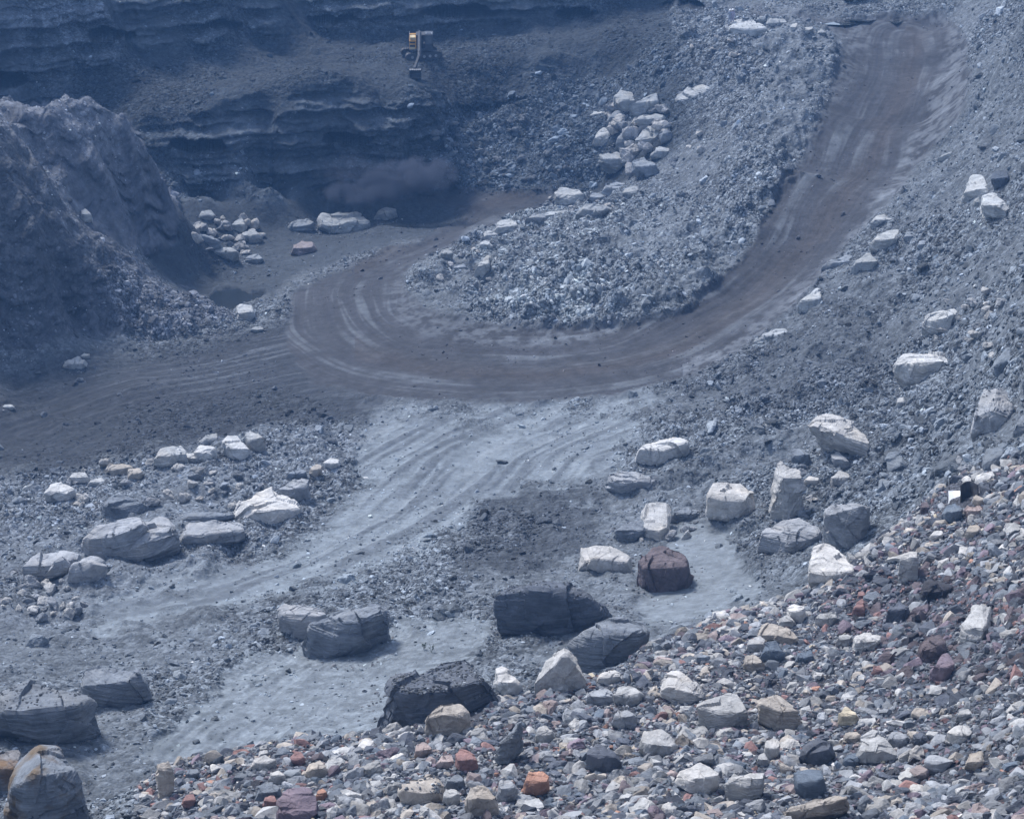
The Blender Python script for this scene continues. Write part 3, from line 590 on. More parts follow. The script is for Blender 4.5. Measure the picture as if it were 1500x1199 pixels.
# ------------------------------------------------------------------ boulders one can tell apart
# label | tone | outline | ridge (front top edge) | short name | layered bedding
B = '''
flat topped pale block standing beside the tall pillar rock|white|1034,723 1043,707 1060,703 1085,706 1107,721 1114,752 1100,758 1080,761 1040,754|1036,727 1060,733 1085,734 1108,727|flat topped block
tall upright pale pillar of rock above the leaning slab|pale|1130,768 1127,745 1133,678 1142,673 1165,684 1177,702 1177,735 1173,754 1150,769|1137,700 1155,708 1176,706|pillar rock|.8
long pale striped log shaped boulder lying across the right hand slope|white|1184,622 1197,601 1212,600 1240,612 1268,630 1281,655 1279,667 1265,666 1240,656 1215,643 1192,633|1192,621 1215,627 1245,645 1275,658|log shaped boulder|.9
wide pale grey boulder with sharp dark front face, lower of two on slope|white|1308,531 1318,521 1335,518 1350,522 1378,518 1390,530 1391,545 1378,556 1355,563 1335,562 1320,552 1308,540|1312,536 1335,546 1350,539 1372,545 1388,534|wide slope boulder|.4
rounded pale boulder with notch, upper of two on the right slope|white|1350,480 1353,462 1370,455 1398,451 1410,460 1411,472 1397,484 1378,490 1362,486|1354,473 1375,477 1385,468 1408,468|notched boulder|.3
long thin pale boulder resting on the outer road edge|pale|1104,500 1115,490 1135,480 1150,476 1155,484 1145,496 1125,506 1110,507||road edge boulder|.5
pointed grey wedge of rock leaning uphill by the road|pale|1167,452 1185,432 1200,418 1205,428 1204,440 1195,452 1185,461 1175,459||leaning wedge
big triangular mud streaked rock among pale stones, right edge|grey|1428,632 1425,610 1430,590 1447,565 1462,558 1478,570 1484,600 1483,620 1470,632 1450,636|1432,612 1455,600 1478,610|triangular rock
dark angular rock cut by the right edge of the photo|slate|1484,634 1489,613 1500,602 1516,612 1516,642 1495,642||edge rock
blocky grey boulder with a vertical dark split right face|grey|1206,760 1210,742 1240,735 1265,735 1277,744 1275,775 1262,800 1245,807 1215,792|1208,757 1235,765 1252,768 1270,742|split block|.4
sloping grey slab leaning at the foot of the pillar|grey|1110,781 1125,770 1150,760 1175,756 1200,763 1207,778 1205,795 1190,806 1165,812 1135,806 1118,798|1113,786 1150,791 1200,782|leaning slab|.4
pale domed boulder just above the gravel bank|white|1187,812 1192,797 1215,792 1235,803 1252,830 1254,842 1240,851 1205,855 1190,851 1185,835|1190,838 1215,843 1250,835|domed boulder
small pale block in the hollow right of the pillar|pale|1217,696 1230,689 1245,692 1247,703 1238,713 1220,713||hollow block
small flat pale stone touching the pillar rock|white|1176,706 1185,697 1198,699 1200,708 1190,712 1180,712||pillar side stone
narrow dark slab tilted behind the pillar rock|slate|1158,660 1168,656 1180,668 1188,683 1180,684 1168,676||tilted dark slab|.6
narrow grey slab tilted below the log shaped boulder|grey|1216,664 1226,661 1238,672 1245,688 1236,689 1222,680||tilted grey slab|.6
small cream stone alone in the dirt bowl on the right slope|pale|1313,594 1315,581 1324,580 1326,590 1321,598||bowl stone
pale cream wedge shaped boulder lying above the muddy hollow|white|928,655 940,647 965,640 995,637 1007,642 1009,660 1000,667 985,668 965,680 945,687 931,685|931,662 950,665 975,656 1005,647|cream wedge boulder|.3
flat grey ledge rock under the cream wedge boulder|grey|887,692 900,688 930,690 958,697 963,706 945,720 920,716 895,710|889,698 920,702 960,708|ledge rock|.8
smooth flat blue grey slab lying on the mud below the ledge|pale|938,747 950,731 975,732 983,742 980,775 978,788 965,796 942,788|942,775 960,780 978,774|smooth slab|.3
thin dark slab right of the smooth slab|slate|982,750 1000,740 1020,742 1025,753 1010,764 988,765||thin dark slab|.7
dark layered slab left of the smooth slab|slate|897,786 915,768 940,757 955,762 945,780 925,795 902,796||layered slab|.8
tan and white flat boulder left of the round maroon rock|white|845,815 850,797 865,794 895,797 920,808 928,820 923,833 905,839 870,834 848,832|847,821 870,818 895,826 926,822|tan flat boulder
round maroon brown rock standing in pale mud|maroon|934,818 945,805 970,797 995,800 1013,815 1016,840 1012,857 990,863 965,871 948,873 938,860||maroon rock
huge dark blue grey boulder with smooth lens shaped face|coal|722,868 735,856 770,850 820,851 852,861 882,878 897,896 886,914 852,925 812,933 776,928 750,912 733,893|733,872 775,862 830,866 880,888|huge dark boulder|.5
grey layered boulder right of and below the huge dark boulder|slate|828,942 855,925 890,905 920,902 945,910 951,925 940,945 930,965 900,979 872,990 850,970|835,946 870,938 905,930 945,925|grey layered boulder|.9
pale pyramid shaped rock on the top edge of the gravel bank|pale|782,1003 800,970 828,949 842,957 855,985 862,997 850,1012 820,1018 795,1012|800,1004 829,962 856,1000|pyramid rock
large dark slate boulder with rubble covered top at gravel edge|coal|555,1052 560,1012 580,990 620,968 680,962 715,978 735,1008 742,1025 700,1045 640,1066 600,1076 565,1070|562,1022 600,1018 650,1020 700,1002 730,1012|rubble topped boulder|.4
cream block wedged behind the rubble topped slate boulder|white|722,977 735,973 755,990 767,1008 760,1020 742,1022 730,1000||wedged cream block
long dark layered boulder sloping up beside the pale mud|slate|442,937 455,917 490,903 530,892 560,884 572,893 570,905 550,925 520,950 485,970 455,965 444,957|446,938 490,930 530,915 566,896|long layered boulder|1
grey bedded boulder touching the long layered boulder|grey|401,893 412,882 450,885 478,890 484,900 465,915 440,938 425,932 405,915|405,900 430,912 470,902|bedded boulder|.9
big whitish rounded boulder on the berm, largest pale one there|white|347,750 355,735 375,722 400,713 425,725 443,742 443,752 420,764 390,771 360,766|352,750 380,745 410,752 440,744|whitish berm boulder
grey boulder leaning against the back of the whitish boulder|grey|403,717 415,703 440,699 455,700 454,725 445,735 425,724||leaning grey boulder
low flat grey slab in front of a thinner slab|grey|261,782 270,768 300,763 345,765 355,775 362,786 345,791 300,798 270,796|263,784 300,782 358,779|low flat slab|.5
thin dark slab lying on the low flat slab|slate|261,759 275,752 310,749 343,751 346,758 300,763 265,764||thin top slab|.5
bluish boulder at the head of the left berm cluster|slate|145,736 155,723 175,721 200,730 217,742 215,756 195,760 165,762 148,756||bluish boulder|.4
broad grey boulder at the middle of the left berm cluster|grey|123,790 140,770 180,760 205,755 215,770 200,800 170,824 150,821 130,808|126,790 160,788 208,770|broad grey boulder|.5
folded slabby boulder at right of the left berm cluster|grey|172,825 192,790 215,772 235,752 250,755 263,772 260,790 240,803 215,818 190,828|180,812 215,795 258,775|slabby boulder|.7
squat brown grey boulder in front of the left berm cluster|grey|101,851 108,828 128,811 150,812 158,830 155,848 130,854|104,833 130,826 156,830|squat boulder
long tilted slab pointing at the left edge of the photo|grey|28,827 60,808 100,800 120,805 115,820 85,840 60,856 48,852|32,834 70,826 116,812|long tilted slab|.9
pale block left of the berm crest pile|pale|224,672 240,652 262,650 275,659 268,678 240,682||left crest block
wide pale block at the front of the berm crest pile|white|264,671 275,662 290,666 303,675 293,679 268,679||front crest block
cream faceted block in the middle of the crest pile|white|280,660 292,650 310,651 318,658 312,668 300,677 288,669||faceted crest block
grey block at the back of the crest pile|pale|290,646 303,636 316,635 320,645 310,652 295,652||back crest block
long pale leaning block at right of the crest pile|white|325,646 332,638 346,637 353,650 366,656 370,666 355,675 340,667||leaning crest block|.3
small pointed block ending the crest pile|pale|358,637 365,629 373,634 381,645 390,658 382,664 368,655||pointed crest block
white fractured block at left end of the berm row|white|66,722 75,708 90,705 105,715 112,727 95,737 80,731||left row block|.4
white round block second along the berm row|white|98,701 110,692 125,691 130,698 118,706 102,709||second row block
pale block with orange stain on the berm row|beige|150,690 162,679 185,678 195,684 190,693 165,697||orange stained block
tan cube shaped block at the right of the berm row|beige|186,705 187,686 202,683 211,695 202,701||tan cube block
small pale block low in the berm row|pale|128,712 135,700 150,697 155,706 146,714||low row block
pinkish block with rust patch beside two pale stones|beige|452,699 453,685 465,677 472,682 471,692 462,699||pinkish block
pale round stone right of the pinkish block|white|473,677 485,669 497,672 498,682 487,688 475,686||pale round stone
dark flat stone left of the pinkish block|slate|418,700 425,690 442,685 449,690 440,699 428,702||dark flat stone|.5
pale rounded boulder alone on the dark flat ground|white|90,542 97,529 112,522 127,526 128,537 115,543||flat ground boulder
small pale stone touching the flat ground boulder|pale|117,521 123,516 131,518 132,524 124,526||touching stone
small pale stone near left edge on dark ground|pale|3,598 8,592 18,591 22,595 15,600||left edge stone
big slate slab with dusty top and cut end, lower left|slate|-20,1050 5,1012 40,998 100,1012 140,1028 143,1055 125,1085 97,1095 50,1081 0,1068 -20,1064|-18,1040 40,1040 108,1056 142,1034|dusty topped slab|.6
blue slate boulder with wavy cleaved face, above the dusty slab|slate|118,1003 125,976 160,972 200,975 215,1000 222,1020 212,1040 190,1037 150,1028 130,1017|121,1002 150,1000 185,1000 208,990|blue slate boulder|.8
pale striped stump of rock at left tip of the gravel bank|beige|226,1119 245,1115 255,1138 252,1158 240,1174 232,1170|229,1124 240,1126 253,1134|striped stump rock|.6
white peaked boulder, left of a pair high on the right slope|white|1405,300 1412,275 1427,255 1440,258 1454,277 1440,289 1425,298 1415,302|1411,284 1430,278 1450,279|white peaked boulder
white ribbed boulder below the white peaked boulder|white|1437,300 1440,286 1455,283 1475,295 1486,311 1480,323 1455,318 1440,311|1440,297 1458,300 1482,311|ribbed boulder|.5
dark round boulder behind the white pair|coal|1452,262 1456,251 1475,249 1481,265 1474,277 1460,276||dark round boulder
little pale stone between the white pair|pale|1426,302 1427,291 1436,289 1438,300 1432,304||between stone
small white boulder at the top of the roadside line|white|1275,325 1283,315 1300,314 1308,320 1298,328 1283,331||upper line boulder
square cut pale boulder in the roadside line|white|1272,356 1285,344 1305,337 1318,336 1319,355 1305,362 1290,367 1275,363||square line boulder|.3
long flat boulder lowest and leftmost in the roadside line|grey|1203,393 1220,379 1245,371 1258,373 1250,385 1230,392 1210,397||long line boulder|.5
rounded pale boulder beside the long flat roadside boulder|pale|1244,399 1255,381 1272,371 1288,380 1290,391 1270,403 1252,404||rounded line boulder|.3
small grey stone right of the square cut boulder|grey|1323,349 1328,340 1338,338 1341,346 1332,354||grey line stone
tiny stone end of the roadside line|grey|1343,362 1347,352 1355,351 1357,362 1350,366||line end stone
pale flat rock half buried by the upper road bend|pale|1372,236 1380,227 1397,223 1400,229 1388,238||half buried rock
big flat white slab on the crest, in front of two people|white|1066,34 1080,26 1110,28 1125,42 1120,50 1100,54 1080,51 1068,43|1070,41 1090,46 1112,44|big crest slab|.4
pale knob behind the big crest slab|pale|1108,31 1113,25 1121,24 1123,33 1114,36||crest knob
flat white slab right of the crest knob|white|1118,36 1125,27 1150,26 1156,31 1150,38 1128,39||flat crest slab|.4
small white block right of the flat crest slab|white|1157,42 1161,34 1168,34 1168,43 1161,46||crest block
double white block near the crest road|white|1171,46 1178,40 1190,39 1192,45 1180,49||double crest block
pale triangular block beside the crest road|pale|1196,50 1202,41 1212,48 1208,53 1199,53||triangular crest block
big tilted pale slab on upper right of the cascade|white|984,151 990,136 1008,125 1035,124 1040,132 1025,147 1010,157 995,154|988,147 1010,144 1034,133|tilted cascade slab|.3
uppermost left pale slab of the boulder cascade|pale|898,136 910,130 925,135 935,150 930,165 915,160 905,150||uppermost cascade slab
broad pale slab at top middle of the cascade|pale|922,160 940,147 965,136 970,155 962,168 935,170||broad cascade slab|.3
flat sheet of rock under the broad cascade slab|pale|927,175 940,167 965,166 980,172 965,182 940,183||flat cascade sheet
smooth egg shaped pale boulder, left of the cascade|white|868,212 873,195 885,186 896,195 895,212 885,217||egg cascade boulder
grey hump boulder in the cascade middle|grey|900,215 908,195 920,191 926,210 915,223||hump cascade boulder
large bright block in the cascade middle|pale|930,205 945,185 968,183 975,198 965,212 940,223|933,205 950,203 972,199|bright cascade block
long cracked slab low on the cascade|pale|876,222 890,217 910,225 925,240 920,248 905,250 890,238||cracked cascade slab|.6
grey tilted block upper left in the cascade|grey|888,176 900,162 915,160 925,175 915,185 898,184||tilted cascade block
block at lower right of the cascade|pale|952,228 965,213 980,215 985,228 970,233||lower right cascade block
wide grey block at the cascade foot|grey|925,237 940,230 955,240 968,255 950,259 935,251||wide cascade foot block
thin white sliver slab left of the cascade top|white|860,169 870,163 890,164 893,168 870,173||sliver slab
leaning greenish slab below the cascade|grey|879,286 888,268 905,262 918,268 915,281 895,290||leaning foot slab|.4
pale block beside the leaning greenish slab|pale|908,292 915,275 930,271 938,280 930,290||foot slab neighbour
big overhanging pale boulder on the inner road berm|white|811,281 820,275 845,275 857,284 855,296 835,298 822,302 813,294|813,284 835,288 856,288|overhanging boulder|.3
low grey mound rock beside the overhanging boulder|grey|860,291 868,282 884,283 888,292 870,296||low mound rock
large smooth pale boulder on the island edge|white|724,336 728,323 742,318 755,323 761,335 745,343 728,343||smooth island boulder
knobbly white boulder left of the smooth island boulder|white|701,346 712,338 728,338 734,347 720,353 705,352||knobbly boulder
round white boulder just below the knobbly boulder|white|700,365 704,353 717,350 722,360 712,367||round island boulder
pale boulder at leftmost tip of the island|pale|643,379 647,366 658,362 664,370 660,380||tip boulder
tall blade shaped pale boulder on the island front|white|693,409 700,386 710,376 721,373 718,392 708,406||blade boulder|.3
low grey slab on the island left tip|grey|660,396 668,386 680,385 686,391 676,398||tip slab
grey boulder along the top of the island edge|grey|768,324 778,313 792,311 800,318 790,326||edge boulder
long pale mass of rock on the island top edge|pale|790,322 810,308 838,305 846,312 830,320 805,325||long edge rock|.3
wide pale hump of rock at the island top|pale|842,312 858,300 885,299 897,306 880,313 855,316||wide edge hump
pink and grey boulder on the pit floor margin|pink|427,372 430,356 440,351 458,353 463,363 460,373 440,375||pink pit boulder
white boulder in the rubble below the outcrop|white|351,350 357,338 370,333 384,345 382,355 365,358||white rubble boulder
big low pale rock mass by the pit road|pale|465,328 475,313 500,308 525,313 543,322 540,336 515,343 485,341|468,327 500,325 540,328|low rock mass|.4
pale boulder right of the low rock mass|pale|547,322 553,308 565,303 580,306 583,318 565,325||rock mass neighbour
flat broken rock left of the low rock mass|grey|418,335 430,322 450,318 461,325 450,336 432,340||broken flat rock|.4
pale angular rock nearest the outcrop foot|pale|290,322 296,309 308,307 318,317 308,324||outcrop foot rock
upright pale rock in the outcrop rubble|pale|338,336 343,322 355,318 362,330 354,340||upright rubble rock
wide pale rock in the lower outcrop rubble|pale|310,378 318,363 335,358 350,370 340,381||wide rubble rock
sloping grey slab in the left of the outcrop rubble|grey|283,358 292,344 312,347 328,362 315,368||sloping rubble slab|.4
grey rock lowest in the outcrop rubble|grey|355,385 362,373 378,372 386,380 375,387||lowest rubble rock
bright white pointed rock alone on the left spoil slope|white|117,323 119,307 125,305 130,314 136,322 125,326||white slope rock
squarish pale boulder at the edge of the pool|white|345,471 345,449 352,445 368,446 374,461 366,471||pool boulder|.5
pale flat stone below the pool boulder|pale|366,484 374,477 384,478 387,484 375,488||pool stone
large pale grey boulder with cracked top in the gravel bank|pale|1019,1062 1020,1034 1045,1018 1075,1010 1085,1020 1099,1038 1085,1056 1060,1074 1040,1071|1020,1037 1050,1046 1068,1050 1097,1040|cracked gravel boulder|.3
striped tan boulder right of the cracked gravel boulder|beige|1108,1026 1115,1015 1130,1012 1150,1025 1172,1038 1176,1062 1160,1073 1140,1070 1120,1050|1112,1030 1140,1040 1172,1048|striped tan boulder|.8
large pale faceted boulder low in the gravel bank|pale|1252,1103 1262,1080 1282,1069 1300,1085 1317,1108 1310,1121 1285,1123 1265,1118|1256,1104 1285,1098 1314,1108|faceted gravel boulder
tall pale slab leaning on dark stones at right|pale|1405,936 1410,910 1425,880 1440,876 1455,885 1452,905 1445,925 1430,951 1422,954|1408,926 1425,925 1445,918|tall leaning slab|.5
upright pale oblong stone at the top of the gravel bank|pale|1317,821 1322,810 1345,807 1347,830 1345,850 1330,856 1323,850|1319,826 1332,824 1345,816|oblong stone|.3
long low pale boulder near the gravel bank top|beige|1108,932 1113,915 1135,913 1160,922 1175,936 1170,943 1145,946 1125,943|1110,930 1140,930 1172,938|low pale boulder
striped pale block near the bottom edge|pale|1059,1151 1070,1140 1100,1134 1121,1133 1122,1150 1118,1172 1100,1177 1068,1173|1061,1150 1090,1146 1120,1142|striped pale block|.5
pale boulder left of the striped pale block|white|988,1152 998,1130 1025,1114 1045,1118 1055,1130 1050,1150 1035,1165 1010,1161|992,1150 1020,1140 1050,1138|bottom pale boulder
upright dark blue slate at the bottom|blue|1162,1127 1180,1125 1203,1127 1203,1140 1211,1160 1195,1173 1180,1169 1168,1155||blue slate|.2
long pale beam of rock at the bottom edge|beige|1145,1192 1180,1180 1225,1163 1245,1165 1240,1178 1210,1192 1165,1210 1150,1208|1148,1196 1190,1186 1242,1170|rock beam|.6
large white boulder left of the cracked gravel boulder|white|967,1001 975,986 990,980 1010,990 1030,1018 1032,1028 1010,1034 985,1032 970,1020|970,1006 992,1008 1025,1024|white gravel boulder|.4
white knobbly boulder in the upper middle of the gravel bank|white|1248,946 1252,931 1270,919 1290,930 1290,941 1275,957 1255,955|1251,940 1270,938 1289,936|white knobbly boulder
flat pale stone beside the white knobbly boulder|pale|1194,905 1205,896 1225,897 1228,906 1215,919 1198,917||flat gravel stone
cream broken stone at the gravel bank top edge|white|1151,890 1160,883 1178,888 1182,902 1172,915 1160,905||cream broken stone|.3
pale oval stone next to the cream broken stone|pale|1140,913 1142,902 1155,900 1165,911 1158,920 1146,920||pale oval stone
pale striped stone left of the white knobbly boulder|pale|1223,948 1226,933 1240,925 1249,935 1240,948 1228,950||pale striped stone|.6
dark blue angular stone below the low pale boulder|blue|1114,961 1120,940 1135,937 1150,955 1148,968 1130,972||dark blue stone
pale worn stone left of the dark blue angular stone|pale|1093,952 1098,936 1112,930 1122,937 1118,953 1102,958||worn pale stone
small blue block right of the dark blue angular stone|blue|1164,968 1168,955 1188,952 1192,960 1182,974 1168,974||small blue block
cream striped stone under the worn pale stone|beige|1088,975 1092,960 1105,957 1122,972 1118,985 1100,986||cream striped stone|.4
big black clinker rock left of the tall leaning slab|maroon|1345,952 1350,935 1375,923 1389,935 1388,960 1375,976 1355,975||black clinker rock
smooth mauve stone below the black clinker rock|mauve|1362,986 1375,960 1390,955 1399,970 1395,990 1385,1001 1370,999||smooth mauve stone
dark grey rounded stone left of the black clinker rock|dark|1297,912 1302,888 1318,878 1333,890 1333,905 1320,916||dark rounded stone
craggy black rock near the top of the gravel bank|black|1347,880 1350,850 1370,846 1395,853 1400,870 1385,885 1360,886||craggy black rock
dark red pointed stone beside the dark rounded stone|brick|1247,902 1255,882 1263,876 1268,892 1266,905 1252,906||red pointed stone
orange red stone capping the dark red pointed stone|brick|1256,876 1257,867 1264,865 1268,872 1262,879||red cap stone
pale egg shaped stone in the lower gravel|white|1120,1100 1122,1082 1133,1077 1144,1088 1140,1106 1128,1114||pale egg stone
small pale stone under the pale egg shaped stone|pale|1108,1122 1111,1107 1118,1101 1127,1115 1124,1124||under egg stone
pale block behind the faceted gravel boulder|beige|1234,1086 1238,1072 1255,1070 1262,1080 1252,1090||block behind
grey block right of the faceted gravel boulder|grey|1299,1086 1305,1071 1320,1070 1334,1083 1330,1095 1312,1097||grey block beside
dark block with salmon coloured top in the lower gravel|dark|1170,1108 1176,1092 1190,1084 1215,1088 1222,1105 1212,1118 1190,1122||salmon topped block
white kite shaped boulder at right in the gravel|white|1386,1072 1395,1060 1420,1062 1425,1072 1412,1086 1400,1091||kite boulder
pale split stone above the kite shaped boulder|pale|1400,1055 1405,1040 1418,1037 1424,1048 1412,1059||pale split stone
golden cream stone with pale rim in the gravel middle|gold|1228,1042 1236,1034 1252,1042 1259,1052 1250,1066 1234,1062||golden stone
beige stone low on the right of the gravel bank|beige|1413,1122 1422,1100 1440,1098 1443,1112 1432,1130||low beige stone|.3
flat grey slab set in fine gravel at lower right|grey|1352,1115 1365,1105 1395,1108 1400,1116 1380,1135 1362,1128||flat grey gravel slab
dark blue oval stone beside the faceted gravel boulder|blue|1235,1115 1240,1105 1255,1102 1262,1112 1255,1125 1242,1124||dark blue oval stone
large dark blue angular stone near the white metal sheet|blue|1380,752 1386,738 1398,735 1410,744 1409,760 1395,767 1384,762||large dark blue stone
pink hollowed stone right of the large dark blue stone|pink|1411,748 1418,740 1436,739 1441,748 1434,757 1418,757||pink hollowed stone
sandy cube stone below the pink hollowed stone|beige|1414,777 1420,768 1434,768 1437,778 1430,790 1418,785||sandy cube stone
white flat chip left of the sandy cube stone|white|1361,786 1368,778 1380,776 1381,781 1367,794||white flat chip
yellowish oval stone above the pink hollowed stone|beige|1425,728 1430,725 1442,734 1445,741 1432,738||yellowish oval stone
dark red stone at the top left of the gravel slope|maroon|1348,750 1350,736 1357,734 1362,745 1358,755||dark red top stone
broad pale slab scattered with chips near the bottom|beige|582,1152 595,1137 640,1134 651,1148 645,1165 620,1176 595,1182|584,1155 615,1160 648,1156|chip strewn slab
pale five sided block at the bottom edge|beige|680,1176 690,1151 710,1149 731,1172 728,1186 710,1198 690,1195|683,1175 700,1170 728,1176|five sided block
bright orange red boulder in the bottom gravel|orange|762,1157 775,1130 790,1122 805,1135 805,1150 785,1168 768,1166||orange boulder
greenish grey block left of the orange boulder|grey|727,1162 732,1143 748,1140 759,1155 757,1170 740,1178||greenish block
red flat faced stone above the bottom gravel middle|brick|666,1102 675,1096 690,1098 701,1110 698,1128 685,1133 673,1126||red faced stone
pinkish stone left of the red flat faced stone|pink|638,1120 645,1106 662,1103 667,1113 658,1127 644,1127||pinkish stone
pale and pink stone at the upper left of the red ones|pink|607,1108 610,1088 625,1084 633,1095 630,1110 616,1113||pale pink stone
pale six sided stone above the five sided block|pale|648,1170 652,1156 665,1153 674,1163 670,1180 655,1182||six sided stone
blue grey cobble beside the chip strewn slab|slate|650,1150 655,1136 672,1132 682,1142 676,1156 660,1158||blue grey cobble
dark wedge block with notched front in the gravel|dark|857,1122 860,1098 875,1088 900,1098 913,1110 913,1124 895,1136 870,1131|858,1104 880,1112 910,1116|notched wedge block
rounded pale boulder in the gravel, right of the notched wedge|pale|936,1092 945,1072 970,1067 990,1080 993,1095 975,1113 950,1109|938,1092 962,1090 990,1092|rounded gravel boulder
beige knobbly boulder at the gravel crest by the slate|beige|622,1077 625,1046 640,1028 665,1025 688,1042 690,1056 672,1072 650,1081|625,1052 650,1046 686,1052|knobbly crest boulder
pale cracked block right of the pyramid rock|pale|898,1018 905,1005 928,1003 943,1018 935,1035 912,1037||cracked block
flat grey rock right of the pyramid rock base|grey|858,1028 868,1010 890,1005 903,1018 898,1033 870,1035||flat base rock|.4
white crusted stone at the gravel crest|white|873,998 878,985 895,980 910,988 913,1000 890,1004||white crusted stone
weathered dark slab like a log on the gravel|slate|724,1116 730,1092 755,1060 767,1057 768,1070 755,1096 742,1123 730,1127|728,1112 748,1088 765,1062|weathered slab|1
pale peaked stone right of the weathered dark slab|pale|784,1082 790,1066 800,1062 814,1078 810,1089 795,1090||peaked stone
grey split stone left of the rounded gravel boulder|grey|895,1060 905,1040 918,1034 934,1050 930,1068 910,1070||grey split stone
large flat lilac slab at the bottom edge|mauve|402,1183 420,1153 450,1151 466,1162 468,1195 440,1212 410,1206|405,1185 430,1196 467,1190|flat lilac slab
cream stone with dark base on the crest left|white|366,1123 372,1109 390,1106 405,1113 402,1124 385,1129||dark based stone
pale peaked stone below the dark based stone|white|390,1144 395,1130 407,1124 418,1133 417,1148 400,1151||lower peaked stone
tan slab shaped stone on the gravel crest left|beige|446,1134 455,1116 470,1112 482,1124 478,1138 458,1142||tan crest stone
brick red stone near the left end of the gravel|brick|267,1176 272,1162 285,1158 287,1172 281,1186||brick red stone
round blue grey stone near the stump rock|slate|271,1137 276,1125 288,1123 293,1131 285,1143||round blue stone
long blue grey stone on the left gravel|slate|338,1143 348,1129 368,1127 371,1132 358,1146||long blue stone
large blue grey cobble left of the lilac slab|slate|375,1170 382,1150 398,1144 412,1150 402,1168 385,1176||large blue cobble
dark red veined stone on the gravel crest left|brick|424,1108 430,1100 442,1100 448,1112 440,1123 430,1118||veined red stone
orange red stone right of the lilac slab|orange|461,1174 465,1158 474,1151 481,1168 472,1174||small orange stone
dark red stone left of the lilac slab|brick|385,1184 390,1168 403,1163 408,1174 398,1186||dark red stone
pale cube with a dark spot on the left crest|white|379,1107 380,1099 392,1098 394,1107 386,1109||spotted cube'''
for line in B.strip().splitlines():
    q = [s.strip() for s in line.split('|')]
    ridge = q[3] if len(q) > 3 and q[3] else None; short = q[4]; lay = float(q[5]) if len(q) > 5 else 0
    g_ = 'stone' if any(w_ in q[0].split() for w_ in ('stone', 'chip', 'cobble')) else ('slab' if 'slab' in q[0].split()[:6] and 'boulder' not in q[0].split()[:5] else ('boulder' if 'boulder' in q[0].split() else 'rock'))
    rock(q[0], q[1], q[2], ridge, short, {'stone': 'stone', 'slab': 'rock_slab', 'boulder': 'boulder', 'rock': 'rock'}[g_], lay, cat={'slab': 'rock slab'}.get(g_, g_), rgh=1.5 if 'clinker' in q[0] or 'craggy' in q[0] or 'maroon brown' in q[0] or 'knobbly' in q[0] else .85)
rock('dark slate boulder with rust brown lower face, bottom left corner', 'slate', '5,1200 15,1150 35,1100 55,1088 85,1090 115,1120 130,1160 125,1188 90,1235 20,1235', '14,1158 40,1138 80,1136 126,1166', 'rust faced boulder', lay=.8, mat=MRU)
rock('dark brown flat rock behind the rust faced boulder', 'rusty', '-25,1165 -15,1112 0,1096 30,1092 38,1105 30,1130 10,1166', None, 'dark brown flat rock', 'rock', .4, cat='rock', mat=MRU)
print('boulders', len(PLACED), round(time.time() - T0, 1))

# ------------------------------------------------------------------ loose stones: the largest one by one, the rest as rubble
TPL = []
for i in range(14):
    rng = np.random.RandomState(500 + i); npt = 15
    p = rng.normal(size=(npt, 3)); p /= np.linalg.norm(p, axis=1)[:, None]; p *= rng.uniform(.8, 1.05, (npt, 1)); p *= np.array([1, rng.uniform(.62, .9), rng.uniform(.35, .7)])
    v, f = hull(p); TPL.append((v, f))
TPH = []
for i, (v, f) in enumerate(TPL):
    v2, f2 = weather(v.copy(), f, 1.6, 700 + i, 3, .35 if i % 3 == 0 else 0, .8, 5, 1)
    TPH.append((v2, f2))
TPM = []
for i, (v, f) in enumerate(TPL): TPM.append(weather(v.copy(), f, 1.6, 900 + i, 1, 0, .8, 4, 1))
rng = np.random.RandomState(11)
cell = np.zeros(X.shape)
dR = np.gradient(RP, axis=1); dA = np.gradient(AZ)[:, None] * RP
hor = np.abs(dR * dA) * np.sqrt(1 + np.clip(SLOPE, 0, 3) ** 2)
inview = (PX > -130) & (PX < 1720) & (PY > -30) & (PY < 1290)
near = np.clip(RP / 110, .55, 1.6)
wS = hor * DENS * inview * np.exp(np.clip(2.2 * NZ2 + 1.2 * NZ1, -2, 1.6))
wG = hor * M_grav * inview
Nn = np.zeros(X.shape + (3,)); 
gxu = np.stack([np.gradient(X, axis=0), np.gradient(Y, axis=0), np.gradient(Z, axis=0)], -1); gxv = np.stack([np.gradient(X, axis=1), np.gradient(Y, axis=1), np.gradient(Z, axis=1)], -1)
Nn = np.cross(gxv, gxu); Nn /= np.linalg.norm(Nn, axis=-1)[..., None] + 1e-9; Nn *= np.sign(Nn[..., 2:3]) + (Nn[..., 2:3] == 0)
def sample(wgt, cnt, seed):
    r_ = np.random.RandomState(seed); c = np.cumsum(wgt.ravel()); i = np.searchsorted(c, r_.uniform(0, c[-1], cnt)); return np.clip(i, 0, wgt.size - 1)
PALG = [('slate', .25), ('dark', .28), ('blue', .09), ('grey', .13), ('pale', .045), ('beige', .035), ('white', .012), ('brick', .024), ('maroon', .055), ('mauve', .045), ('pink', .02), ('black', .05), ('orange', .005), ('gold', .005)]
PALS = [('grey', .40), ('pale', .25), ('slate', .2), ('white', .08), ('dark', .07)]
names_t = list(TONE); TV3 = np.array([TONE[k] for k in names_t])
def pick_tones(cnt, pal, seed):
    r_ = np.random.RandomState(seed); p = np.array([q[1] for q in pal]); ix = np.array([names_t.index(q[0]) for q in pal]); return ix[r_.choice(len(pal), cnt, p=p / p.sum())]
